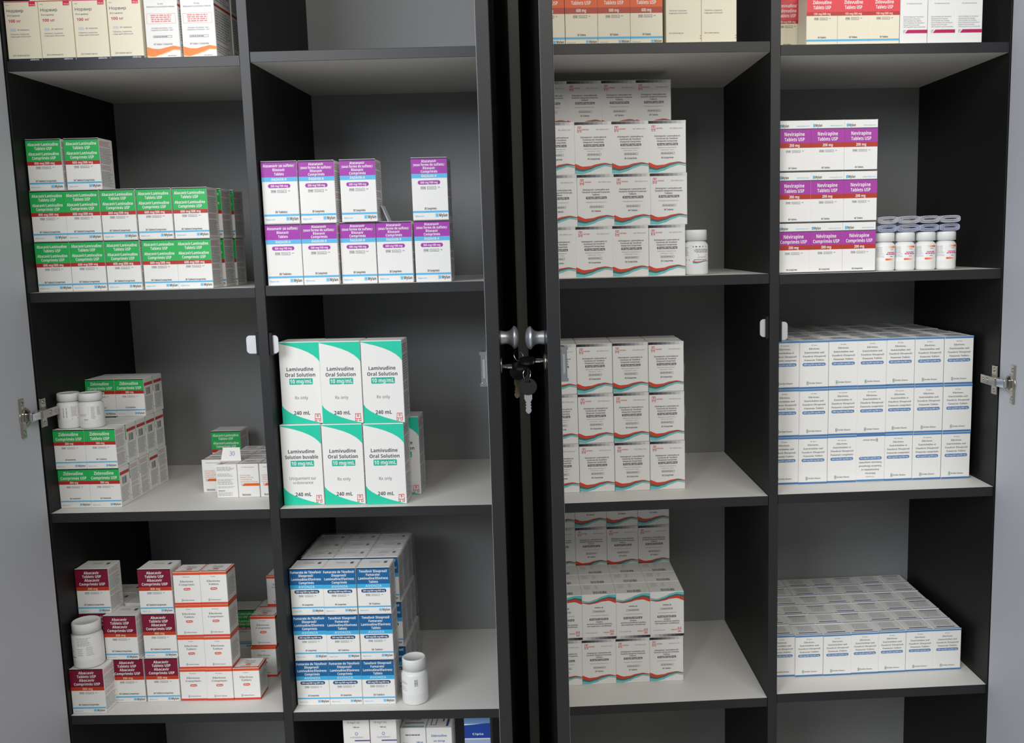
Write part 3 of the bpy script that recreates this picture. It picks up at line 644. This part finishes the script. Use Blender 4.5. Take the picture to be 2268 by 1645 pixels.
def b_ab(W, H):
    a = Art(W, H); a.band(.14, .04, .46, .52, MAROON); a.greek(.17, .09, .42, .42, 4, WHITE, 3, .5); a.band(.14, .44, .46, .52, (190, 70, 30)); a.greek(.16, .58, .42, .68, 2, GREYT, 4, .35); a.band(.14, .76, .46, .81, SKY); a.text('Mylan', .38, .88, .12, .045, INK, 1)
    a.greek(.5, .03, .8, .4, 7, (150, 150, 165), 5, .45); a.greek(.5, .5, .62, .85, 4, GREYT, 6, .3); a.greek(.68, .45, .84, .85, 5, GREYT, 8, .3); return a
def b_or(W, H):
    a = Art(W, H); g = [(250, 214, 190), (248, 186, 150), (244, 150, 104), (240, 120, 70), (238, 104, 52)]
    for i, c in enumerate(g): a.band(.44 + i * .055, .03, .44 + (i + 1) * .055, .15, c); a.band(.36 + i * .055, .8, .36 + (i + 1) * .055, .92, g[4 - i])
    a.greek(.5, .2, .64, .28, 2, GREYT, 3, .5, True); a.greek(.38, .4, .7, .47, 1, (208, 60, 120), 4, .9, True); a.greek(.36, .5, .72, .57, 1, (208, 60, 120), 5, .9, True); a.greek(.5, .66, .6, .7, 1, INK, 6, .8); a.greek(.08, .08, .32, .76, 11, GREYT, 7, .35); a.greek(.78, .05, .9, .9, 13, GREYT, 8, .35); return a
def b_bc(W, H):
    a = Art(W, H); a.band(.1, .18, .26, .27, (220, 60, 64)); a.greek(.12, .32, .34, .46, 3, GREYT, 3, .45); a.greek(.12, .58, .32, .86, 3, GREYT, 4, .25); a.bars(.5, .18, .58, .6, INK, 22, 5, False); return a
def bottle(comp, row, xc, yc, z0, R, H, art, turn, label, group=None, zl=(.24, .66), cap=.22, rc=.93, tilt=None):
    R, H = R / 1000, H / 1000; s = SCZ[comp][row]; zz = SH[comp][row + 1] + z0 / 1000 * s + 0.0003; hc = H * cap; zs = H - hc - H * .025
    bm = bmesh.new(); bm_lathe(bm, [(.0004, .0006), (R * .72, .0006), (R * .88, 0), (R * .965, .0012), (R, .0042), (R, zs * .86), (R * .985, zs * .9), (R * .93, zs * .945), (R * .84, zs * .985), (R * .74, zs), (R * .74, H - hc * .5), (.0004, H - hc * .5)], 44); fixn(bm)
    o = link('pill_bottle', mesh_from(bm, 'bottle_body', M_BOTTLE)); o.matrix_world = ROOT[comp[0]] @ Matrix.Translation((xc / 1000, yc / 1000, zz)) @ (tilt or Matrix.Identity(4)); tag(o, label, 'bottle', group)
    r = R * rc; bm = bmesh.new(); bm_lathe(bm, [(r * .9, H - hc), (r, H - hc + .0003), (r, H - .0022), (r * .975, H - .0008), (r * .92, H), (r * .86, H), (r * .84, H - .0006), (.0004, H - .0006)], 96, rib=.0003, ribrange=(H - hc + .0002, H - .002)); fixn(bm)
    link('cap', mesh_from(bm, 'cap', M_BOTTLE), o)
    lw, lh = R * 3.3, (zl[1] - zl[0]) * H; off = turn / 180 * math.pi
    def bend(x, z, l): a = -math.pi / 2 + x / R + off; return ((R + l) * math.cos(a), (R + l) * math.sin(a), z + zl[0] * H)
    bm = bmesh.new(); n = 40; q = [[bm.verts.new(bend(-lw / 2 + lw * i / n, z, .00008)) for i in range(n + 1)] for z in (0, lh)]
    for i in range(n): bm.faces.new((q[0][i], q[0][i + 1], q[1][i + 1], q[1][i])).smooth = True
    link('paper_label', mesh_from(bm, 'paper_label', M_LABEL), o)
    a = art(lw, lh); link('label_print', a.mesh('label_print', lambda x, z, l: bend(x, z, l + .00008)), o)

# ---------------------------------------------------------------- folded leaflets: a flattened spiral of thin paper
def leaflet(comp, row, x0, y0, z0, w, h, m, label, seed):
    r = random.Random(seed); w, h, dp = w / 1000, h / 1000, .030; pts = []; turns = 3.6; n = int(turns * 24)
    for i in range(n + 1):
        t = i / n; a = 2 * math.pi * turns * t + math.pi * .9; k = 1 - .93 * t; hw, hh = w / 2 * (1 - .38 * t), h / 2 * k
        cx = math.copysign(abs(math.cos(a)) ** .55, math.cos(a)) * hw; cz = math.copysign(abs(math.sin(a)) ** .6, math.sin(a)) * hh
        pts.append((cx + .0012 * t * w * 100 * .1, cz - .0004 * t))
    bm = bmesh.new(); th = .00045; F = []
    for yy in (0, dp):
        row_ = []
        for i, (x, z) in enumerate(pts):
            j = pts[min(i + 1, n)]; k = pts[max(i - 1, 0)]; d = Vector((j[0] - k[0], j[1] - k[1])); d.normalize(); nx, nz = -d.y * th, d.x * th
            row_.append((bm.verts.new((x + nx, yy, z + nz)), bm.verts.new((x - nx, yy, z - nz))))
        F.append(row_)
    for i in range(n):
        a, b, c, e = F[0][i], F[0][i + 1], F[1][i], F[1][i + 1]
        for q in ((a[0], b[0], e[0], c[0]), (a[1], c[1], e[1], b[1]), (a[0], a[1], b[1], b[0]), (c[0], e[0], e[1], c[1])): bm.faces.new(q)
    bm.faces.new((F[0][0][0], F[1][0][0], F[1][0][1], F[0][0][1])); bm.faces.new((F[0][n][0], F[0][n][1], F[1][n][1], F[1][n][0])); fixn(bm)
    o = link('folded_leaflet', mesh_from(bm, 'folded_leaflet', m)); s = SCZ[comp][row]
    o.matrix_world = ROOT[comp[0]] @ Matrix.Translation(((x0 / 1000) + w / 2, y0 / 1000, SH[comp][row + 1] + z0 / 1000 * s + h / 2 + .0005)) @ RZ(r.uniform(-6, 6)); tag(o, label, 'leaflet', 'folded leaflets on the bottle caps')

# ---------------------------------------------------------------- crumpled ends of the shrink film
def film(comp, row, x, y0, z0, dp, h, bulge, label, seed):
    r = random.Random(seed); bm = bmesh.new(); nu, nv = 9, 11; V = []
    for i in range(nu + 1):
        u = i / nu
        V.append([bm.verts.new((.0004 + bulge / 1000 * math.sin(math.pi * u) ** .8 * math.sin(math.pi * v / nv) ** .7 * r.uniform(.55, 1.0), u * dp / 1000, v / nv * h / 1000)) for v in range(nv + 1)])
    for i in range(nu):
        for j in range(nv): bm.faces.new((V[i][j], V[i + 1][j], V[i + 1][j + 1], V[i][j + 1]))
    fixn(bm); o = link('shrink_film', mesh_from(bm, 'shrink_film', M_FILM)); o.matrix_world = ROOT[comp[0]] @ Matrix.Translation((x / 1000, y0 / 1000, SH[comp][row + 1] + z0 / 1000 * SCZ[comp][row])); tag(o, label, 'plastic film', 'crumpled ends of shrink film')

ORD = ['leftmost', 'second from left', 'third from left', 'fourth from left', 'fifth from left', 'sixth from left', 'seventh from left']
def od(i, n): return 'rightmost' if i == n - 1 else ORD[i]
ROWN = {1: ['only'], 2: ['bottom', 'top'], 3: ['bottom', 'middle', 'top'], 4: ['bottom', 'second', 'third', 'top']}

# ================================================================ left cabinet, left column
C = 'L1'
# row 0 (top of the frame)
for i, x in enumerate((-394, -336, -278, -219)):
    carton('nr', C, 0, x - 2, 8 + J(1), 0, f'cream Cyrillic-lettered box with pink top line, {od(i, 4)} of four along the top edge', 'cream boxes with pink top line')
for i, x in enumerate((-356, -298)):
    carton('cr', C, 0, x, 16, 97.6, f'cream box cut off by the top edge, {("left", "right")[i]} of two lying on the pink-lined boxes', 'cream boxes on top', kids=('lid_flap',))
for i, (x, y) in enumerate(((-160, 8), (-99, 10))):
    carton('or', C, 0, x + 1, y, 0, f'tall white box with an orange wave at its foot, {("left", "right")[i]} of the front two', 'tall orange-wave boxes', kids=True)
    carton('or', C, 0, x + 2, y + 82, 0, f'tall white orange-wave box standing behind the {("left", "right")[i]} front one', 'tall orange-wave boxes')
# row 1: abacavir/lamivudine
X = [(-396, -334, -270.5, -205.5, -144), (-396, -334.5, -271.5, -208, -145)]
for z in (0, 1):
    for i in range(5):
        carton('al', C, 1, X[z][i] - .5, 31 + J(1.5), z * 87.3, f'green-topped tablet box, {od(i, 5)} in the {("bottom", "middle")[z]} row of the green stack', 'green-topped abacavir lamivudine boxes')
for i, x in enumerate((-395, -328)):
    carton('al', C, 1, x, 31, 174.6, f'green-topped tablet box, {("left", "right")[i]} of two crowning the green stack', 'green-topped abacavir lamivudine boxes')
for z in (0, 1):
    for k in (1, 2):
        carton('al', C, 1, -144 + (3, 4)[z] * k, 32 + 52.5 * k, z * 87.3, f'green-topped tablet box showing its side, {("second", "third")[k - 1]} back at the {("bottom", "middle")[z]} row\'s right end', 'green-topped abacavir lamivudine boxes')
# row 2: zidovudine
G = 'green-topped zidovudine boxes'
zl = 'small green-topped zidovudine box'
carton('zdf', C, 2, -397.5, 37, 0, f'{zl}, front left of the bottom layer', G); carton('zdf', C, 2, -340.6, 36, 0, f'{zl}, front right of the bottom layer', G)
carton('zdf', C, 2, -397.5, 33, 71.4, f'{zl} under the left bottle', G); carton('zde', C, 2, -340.6, 33, 71.4, f'{zl} under the right bottle, reading Tablets', G)
ZR = ['second', 'third', 'fourth', 'fifth']
for k in range(1, 5):
    carton(('zde', 'zde', 'zdf', 'zde')[k - 1], C, 2, -340.5, 37 + 41 * k, 0, f'{zl} showing its side, {ZR[k - 1]} back in the bottom layer', G)
    carton('zdf', C, 2, -340.4, 34 + 41.2 * k, 71.4, f'{zl} showing its side, {ZR[k - 1]} back in the second layer', G)
for k in (1, 2): carton('zde', C, 2, -397.2, 34 + 41.2 * k, 71.4, f'{zl} showing its white top behind the left bottle, {ZR[k - 1]} back', G, kids=('lid_flap',))
for k in (0, 1):
    for i, x in enumerate((-397.5 - 8 + 1.5, -351.5)):
        x = (-397.4, -340.4)[i]
        carton('zdf', C, 2, x + k * .3, 162 + 41.2 * k, 142.8, f'{zl}, {("left", "right")[i]} of the {("front", "rear")[k]} pair on the raised top layer', G)
bottle(C, 2, -376, 58, 142.8, 21, 64, b_zb, 12, 'white pill bottle showing a barcode, left one on the zidovudine boxes')
bottle(C, 2, -335, 57, 142.8, 21.5, 64, b_zd, -6, 'white pill bottle with green and red label, right one on the zidovudine boxes')
carton('al', C, 2, -211, 293, 0, 'green-topped box standing behind the small white and orange boxes', 'single green-topped box')
G = 'small white and orange lamivudine boxes'; ll = 'small white box with orange stripe'
carton('l1', C, 2, -170, 132, 0, f'{ll}, set back at the far left of its block', G)
carton('l1b', C, 2, -127, 88.5, 0, f'small white box with its fine-printed back and raised flap facing front', G)
carton('l1', C, 2, -86, 88.5, 0, f'{ll}, right of the opened one', G); carton('l1', C, 2, -44.5, 88.5, 0, f'{ll}, half hidden by the cabinet divider', G)
for k in range(1, 7):
    for i, x in enumerate((-86, -44.5)):
        if not (i == 0 and k == 6): carton('l1', C, 2, x + J(.6), 88.5 + 43 * k, 0, f'{ll}, top only, {("third", "last")[i]} column, {("second", "third", "fourth", "fifth", "sixth", "seventh")[k - 1]} back', G, kids=('lid_flap', 'top_print'))
for k in range(1, 4): carton('l1', C, 2, -127.5 + J(.6), 88.5 + 43 * k, 0, f'{ll}, top only, behind the opened box, {("second", "third", "fourth")[k - 1]} back', G, kids=('lid_flap', 'top_print'))
carton('l1', C, 2, -169.5, 175, 0, f'{ll}, top only, behind the set-back left one', G, kids=('lid_flap', 'top_print'))
# raised flap of the opened box, with a handwritten 30
op = [o for o in bpy.data.objects if o.name.startswith('tablet_box') and o['label'].startswith('small white box with its fine')][0]
bm = bmesh.new(); pts = [(-.0195, .028, .0), (.0195, .028, 0), (.0165, .034, .024), (-.0160, .034, .024)]
f = bm.faces.new([bm.verts.new((x, y, z + .0625)) for x, y, z in pts]); e = bmesh.ops.extrude_face_region(bm, geom=[f]); bmesh.ops.translate(bm, vec=(0, .0005, 0), verts=[v for v in e['geom'] if isinstance(v, bmesh.types.BMVert)]); fixn(bm)
fl = link('raised_flap', mesh_from(bm, 'raised_flap', M_CARD), op); fl['label'] = 'raised flap with a handwritten 30'
a = Art(.033, .024); a.text('30', .56, .45, .3, .3, (120, 116, 176), 0); link('handwriting', a.mesh('handwriting', lambda x, z, l: (x, .028 + .25 * z - l * 1.5, .0625 + z)), fl)
a = Art(.037, .027); a.poly([(.12, .95), (.28, .95), (.48, .3), (.32, .3)], (214, 112, 56)); a.greek(.5, .3, .95, .9, 4, (216, 160, 130), 3, .4); a.band(.08, .35, .2, .6, (170, 160, 190)); link('flap_print', a.mesh('flap_print', lambda x, z, l: (x, z + .001, .0621 + l)), op)

# row 3: abacavir and efavirenz
G = 'maroon-topped abacavir boxes'; al = 'maroon-topped abacavir box'
carton('ab', C, 3, -397, 10, 0, f'{al} under the white bottle, front left corner', G)
carton('ab', C, 3, -397, 61.5, 0, f'{al} hidden behind the one under the bottle', G)
carton('ab', C, 3, -397, 61, 86.4, f'{al} half hidden by the white bottle', G)
carton('ab', C, 3, -396.5, 60, 172.8, f'{al}, topmost at the far left, standing alone', G)
carton('ab', C, 3, -341, 52, 0, f'{al} at the bottom of the middle pair', G); carton('ab', C, 3, -345, 47, 86.4, f'{al} on top of the middle pair', G, yaw=math.radians(-1.5))
for z, x in enumerate((-275.5, -274, -275)): carton('ab', C, 3, x, 53 + J(1), z * 86.4, f'{al}, {("bottom", "middle", "top")[z]} of the three-high column', G)
for i, x in enumerate((-396, -332)):
    for z in (0, 1): carton('ab', C, 3, x, 118 - i * 8, z * 86.4, f'{al} at the rear, {("left", "right")[i]}, {("under another", "only its white top showing")[z]}', G, kids=('lid_flap', 'top_print'))
    carton('ab', C, 3, x, 170 - i * 8, 86.4, f'{al} at the rear {("left", "right")[i]}, last back, only its top showing', G, kids=('lid_flap', 'top_print'))
bottle(C, 3, -369, 33, 86.6, 27, 85, b_ab, -14, 'white pill bottle with a maroon label, standing on a maroon-topped box', zl=(.2, .72))
G = 'white and orange efavirenz boxes'; el = 'white efavirenz box with orange edges'
LV = ['bottom', 'second', 'third', 'top']
for z in range(4):
    for i, x in enumerate((-211, -160.5)):
        carton(('eff', 'efe', 'efe', 'eff')[z] if i == 0 else ('eff', 'efe', 'eff', 'efe')[z], C, 3, x + (0, 1, 1.5, 2)[z] + J(.4), 54 + J(1), z * 62.8, f'{el}, {LV[z]} of the {("left", "right")[i]} four-high column', G)
carton('efe', C, 3, -109.5, 54, 0, f'{el}, alone in the front row\'s right end', G, yaw=math.radians(1))
carton('efe', C, 3, -108, 152, 0, f'{el}, bottom of the stack beside the divider', G); carton('eff', C, 3, -105, 151, 62.8, f'{el}, middle of the stack beside the divider', G)
for z in (0, 1): carton('efe', C, 3, -104, 199, z * 62.8, f'{el}, behind the divider stack, {("lower", "upper with only its top showing")[z]}', G)
carton('eff', C, 3, -86, 206, 125.6, f'{el}, topmost beside the divider, half cut off', G)
carton('al', C, 3, -206, 290, 0, 'dark green-topped box deep in shade behind the orange-edged columns', 'shaded green-topped boxes'); carton('al', C, 3, -143, 292, 0, 'second green-topped box in shade, beside the divider stack', 'shaded green-topped boxes')

# ================================================================ left cabinet, right column
C = 'L2'
G = 'purple-topped atazanavir boxes'; pl = 'purple-topped atazanavir box'
for i, (x, y) in enumerate(((20.5, 11), (83.5, 12), (148.5, 21), (212, 22), (279.5, 17))):
    carton('ate' if i == 0 else 'atf', C, 1, x, y, 0, f'{pl}, {od(i, 5)} in the bottom row', G)
for i, (x, y, w) in enumerate(((20, 12, 'leftmost'), (83.5, 16, 'second from left'), (155.5, 14, 'third from left'), (279.5, 14, 'rightmost, beyond the gap'))):
    carton('ate' if i == 0 else 'atf', C, 1, x, y, 104.4, f'{pl} in the top row, {w}', G)
lf = Art(.02, .02)
bm = bmesh.new(); bm_box(bm, -.0008, .0008, 0, .03, 0, .03); o = link('loose_flap', mesh_from(bm, 'loose_flap', M_LEAF)); o.matrix_world = ROOT['L'] @ Matrix.Translation((.232, .034, SH['L2'][2] + .1046 * 1.026)) @ RY(-22); tag(o, 'grey cardboard flap sticking up in the gap of the purple top row', 'flap')
G = 'tall white and teal syrup boxes'; tl = 'tall white and teal oral solution box'
for z in (0, 1):
    for i, x in enumerate(((19.5, 95, 171), (22, 98.6, 174))[z]):
        carton('lof' if (z, i) == (0, 0) else 'loe', C, 2, x + (2.2 if (z, i) == (1, 0) else 0), (25, 23, 20)[i] + z * 2 + (4.5 if (z, i) == (1, 0) else 0), z * 143.7, f'{tl}, {("left", "centre", "right")[i]} of the {("bottom", "top")[z]} row', G, name='syrup_box')
carton('loe', C, 2, 187, 84, 0, f'{tl} standing behind the right stack, showing its edge', G, name='syrup_box')
G = 'blue-topped combination tablet boxes'; bl = 'blue-topped tablet box'
FR = {(0, 0): 1, (0, 1): 1, (1, 0): 1, (2, 0): 1, (2, 1): 1}
for z in range(3):
    for i, x in enumerate(((19, 80.5, 142.5), (19.5, 81, 143.5), (18.8, 80.2, 143))[z]):
        carton('avf' if FR.get((z, i)) else 'ave', C, 3, x, 28 + J(.8), z * 87.6, f'{bl}, {("left", "centre", "right")[i]} of the {("bottom", "middle", "top")[z]} front row', G)
for k in range(3):
    for i in range(3): carton('ave', C, 3, 24 + 62 * i, 86 + 51 * k, 175.2 + 0, f'{bl} in shrink film, top layer, {("front", "middle", "back")[k]} rank, {("left", "centre", "right")[i]}', G)
    for z in (0, 1): carton('ave', C, 3, 152 + (3 if z == 0 else -1), 86 + 51 * k, z * 87.6, f'{bl} in shrink film, right end, {("bottom", "middle")[z]} layer, {("front", "middle", "back")[k]} rank', G)
def sheet(name, comp, row, pts, label):
    bm = bmesh.new(); vs = [bm.verts.new((x / 1000, y / 1000, z / 1000 * SCZ[comp][row])) for x, y, z in pts]
    for q in ((0, 1, 2, 3), (1, 4, 5, 2)): bm.faces.new([vs[i] for i in q])
    bmesh.ops.subdivide_edges(bm, edges=bm.edges[:], cuts=6, use_grid_fill=True)
    for v in bm.verts: v.co += Vector((abs(J(.0006)), 0, abs(J(.0005))))
    o = link(name, mesh_from(bm, name, M_FILM)); o.matrix_world = ROOT[comp[0]] @ Matrix.Translation((0, 0, SH[comp][row + 1])); tag(o, label, 'plastic film', 'shrink film sheets')
sheet('shrink_film', C, 3, [(23, 87, 265), (213, 87, 265), (213, 239, 265), (23, 239, 265), (220, 87, 1), (220, 239, 1)], 'clear shrink film over the top and side of the rear blue-topped stack')
bottle(C, 3, 239, 42, 0, 24.5, 87, b_bc, 8, 'white pill bottle with a barcode, standing right of the blue-topped stack', cap=.25, rc=.9)
G = 'boxes under the lowest shelf'
for i, x in enumerate((100.5, 151.5)): carton('au', C, 4, x, 32, 241, f'white box with a dark red side, {("left", "right")[i]} of two under the lowest shelf', G, name='syrup_box')
carton('z2', C, 4, 202.5, 60, 197, 'white suspension box with teal-lettered top, under the lowest shelf', G, name='syrup_box'); carton('zs', C, 4, 252.5, 60, 197, 'white syrup box with blue lettering, under the lowest shelf', G, name='syrup_box')
carton('ci', C, 4, 329, 40, 219, 'bright blue box under the lowest shelf, near the door', G, name='syrup_box')
for i, (k, x, y, z) in enumerate((('au', 100.5, 32, 0), ('au', 151.5, 32, 0), ('au', 100.5, 32, 120.5), ('au', 151.5, 32, 120.5), ('z2', 202.5, 60, 0), ('z2', 252.5, 60, 0), ('z2', 202.5, 60, 78), ('z2', 252.5, 60, 78), ('ci', 329, 40, 0))):
    if i not in (6, 7): carton(k, C, 4, x, y, z, f'plain carton carrying the boxes under the lowest shelf, {("first", "second", "third", "fourth", "fifth", "sixth", "", "", "blue")[i]} of the hidden layer', 'cartons carrying the lowest boxes', name='syrup_box', kids=('lid_flap',), sc=(1.65 if k == 'z2' else 1.55 if k == 'ci' else 1))

# ================================================================ right cabinet, left column
C = 'R1'
for i, x in enumerate((-403.4, -348, -293, -238)):
    carton('e6', C, 0, x, 5, 0, f'cream box with orange and red band, {od(i, 4)} along the top edge', 'orange-banded efavirenz boxes')
for i, x in enumerate((-177, -116.5)): carton('ru', C, 0, x, 9, 0, f'plain cream box with a red pill picture, {("left", "right")[i]} of two', 'cream boxes with red pill picture')
G = 'white boxes with red and teal wave'; hl = 'white wave-printed box'; HC = (-403, -337, -270, -206)
Z = {0: (-394.6, -338.5, -275, -212), 1: (-394.6, -333.5, -271, -209), 2: (-394.6, -335.5, -272, -210)}
col = ('cut off by the door', 'second from left', 'third from left', 'rightmost')
cw = ((56, 63, 63, 63),)
def he(k, row, x, y, z, lab, **kw): return carton(k, C, row, x, y, z, lab, G, **kw)
for z in range(3):
    for i in range(4):
        x = (-403 + 8.2, -337.5, -272, -206.5)[i] if False else {0: (-402, -337.5, -273, -210), 1: (-398, -333, -269, -206), 2: (-400, -335.5, -271.5, -207.5)}[z][i]
        if i == 0: x = (-402.6, -398.5, -400.8)[z]
        he('hee' if z == 1 else 'hef', 1, x, 22, z * 87.2, f'{hl}, {col[i]}, {("bottom", "middle", "top")[z]} row, upper stack beside the bottle', sc=.98)
for i in range(4): he('hee', 1, (-404.2, -340.3, -276.4, -212.5)[i], 150, 261.6, f'{hl} in shade topping the upper stack, {col[i]}', sc=.98)
bottle(C, 1, -122.5, 44, 0, 22, 79, b_he, -4, 'white pill bottle with small wave label, right of the upper wave-printed stack', cap=.235, rc=.91)
for z in range(3):
    for i in range(4):
        he('hef', 2, (-402.4, -336.5, -270.5, -204.5)[i] + (0, -.4, -.9)[z], 74, z * 90, f'{hl}, {col[i]}, {("bottom", "middle", "top")[z]} row, middle shelf stack', sc=1.005)
for i in range(4): he('hef', 2, (-403, -337, -271, -205)[i], 133, 180, f'{hl} behind the middle shelf stack, only its top showing, {col[i]}', sc=1.005)
for i in range(4):
    he('hee', 3, (-404.4, -339, -273.6, -208.2)[i], 88, 0, f'{hl}, {col[i]}, bottom row, lower stack')
    for k in range(3):
        he('hee', 3, (-402.4, -337, -271.6, -206.2)[i], 88 + 57.3 * k, 89.6, f'{hl} turned upside down, {col[i]}, {("front", "second", "third")[k]} rank', flip=True)
    for z in (2, 3): he('hee', 3, (-403.4, -337.8, -272.2, -206.6)[i], 261, z * 89.5 - 10, f'{hl} behind the lower stack, {col[i]}, {("lower", "upper")[z - 2]} row')
# barcodes on the upturned undersides
bar = top_bar(.0622, .053).mesh('underside_print', lambda x, z, l: (-x, z + .0015, -l))
for o in list(bpy.data.objects):
    if o.name.startswith('tablet_box') and 'turned upside down' in o.get('label', ''): link('underside_print', bar, o)
for (row, x, y, z, h, n) in ((1, -144.0, 30, 40 + 174, 34, 'top box of the upper wave-printed stack'), (2, -138.5, 82, 26, 60, 'bottom row of the middle shelf stack'), (2, -139, 82, 116, 44, 'middle row of the middle shelf stack'), (2, -139.5, 82, 196, 52, 'top row of the middle shelf stack'), (3, -142.5, 95, 110, 50, 'upside-down row of the lower stack')):
    film(C, row, x, y, z, 40, h, 6, f'crumpled clear film bulging from the {n}', int(x * 7 + z))

# ================================================================ right cabinet, right column
C = 'R2'
G = 'cream and red lamivudine zidovudine boxes'
for i, x in enumerate((18.5, 62.5, 116.5, 170)): carton('lz', C, 0, x if i else 17.6, 5, 0, f'cream box with a red band, {od(i, 4)} of four along the top edge', G) if i else carton('lz', C, 0, 17.6, 5, 0, 'cream box with a red band, cut off by the divider along the top edge', G, sc=1.0, kids=('lid_flap', 'front_print')) if False else carton('lz', C, 0, (8.6 if False else x), 5 if i else 62, 0, f'cream box with a red band, {od(i, 4)} of four along the top edge', G)
G = 'white boxes with magenta stripe'
for i, x in enumerate((225, 273.5, 321)):
    carton('et', C, 0, x, 6, 0, f'small white box with a magenta stripe, {("left", "centre", "right")[i]} of three', G)
    carton('et', C, 0, x + .5, 10, 71.3, f'white box lying above the magenta-striped ones, {("left", "centre", "right")[i]}, cut off by the frame', G)
G = 'purple and red nevirapine boxes'; nl = 'purple and red banded nevirapine box'
for z in range(3):
    for i in range(3):
        carton('nvf' if z == 0 else 'nve', C, 1, (18.3, 77, 136.5)[i] + (0, .8, .5)[z], 22 + J(.5), z * 87.6, f'{nl}, {("left", "centre", "right")[i]} of the {("bottom", "middle", "top")[z]} row', G)
WB = ('leftmost', 'second from left', 'third from left', 'rightmost')
for i, x in enumerate((220.5, 257.5, 295.5, 333)):
    bottle(C, 1, x, 46, 0, 18.3, 67.5, b_or, (14, 4, 4, 8)[i], f'white pill bottle with orange-marked label, {WB[i]} of the four', 'four orange-marked bottles', cap=.23, rc=.96)
    for k in range(2): leaflet(C, 1, x - (17, 18.5, 16.5, 16.5)[i], 31, 67.6 + k * 14.5, (35, 41, 36, 36)[i], 14, M_LEAFB if k == 0 else M_LEAF, f'folded paper leaflet, {("lower", "upper")[k]} one on the {WB[i]} orange-marked bottle', 10 * i + k)
G = 'blue-edged white boxes'; el = 'blue-edged white box'
FRS = {(0, 2), (0, 3), (0, 4), (0, 5), (1, 2), (1, 3), (1, 4), (2, 0)}
EX = (20.2, 74.5, 130, 184.2, 238, 293, 348.5)
for z in range(3):
    for i in range(7):
        carton('eef' if (z, i) in FRS else 'eee', C, 2, EX[i] + (0, .6, .2)[z], (90, 69, 71, 70, 72, 71, 70)[i] if i else 71, z * 88, f'{el}, {od(i, 7)} of the {("bottom", "middle", "top")[z]} row, three-high stack' + (', upside down' if (z, i) == (0, 3) else ''), G, flip=(z, i) == (0, 3), sc=1.003)
RK = ['front', 'second', 'third', 'fourth', 'fifth', 'sixth']
for k in range(1, 6):
    for i in range(7): carton(('eee', 'eet')[(i + k) % 3 == 0], C, 2, EX[i] + J(.4), 71 + 51 * k, 176 + J(.6), f'{el}, top of the three-high stack, {RK[k]} rank, {od(i, 7)}', G, kids=('lid_flap', 'top_print'))
EX = (18.6, 71.5, 126, 180, 234, 289, 343)
for k in range(6):
    for i in range(7):
        carton(('eee', 'eet')[(i * 3 + k * 5) % 7 < 3 if k else False], C, 3, EX[i] + J(.5), (72, 68, 67.5, 68, 69, 70, 70)[i] + 51.2 * k, J(.3), f'{el} of the single-layer block, {RK[k]} rank, {od(i, 7)}', G, kids=True if k == 0 else ('lid_flap', 'top_print'), sc=.95)
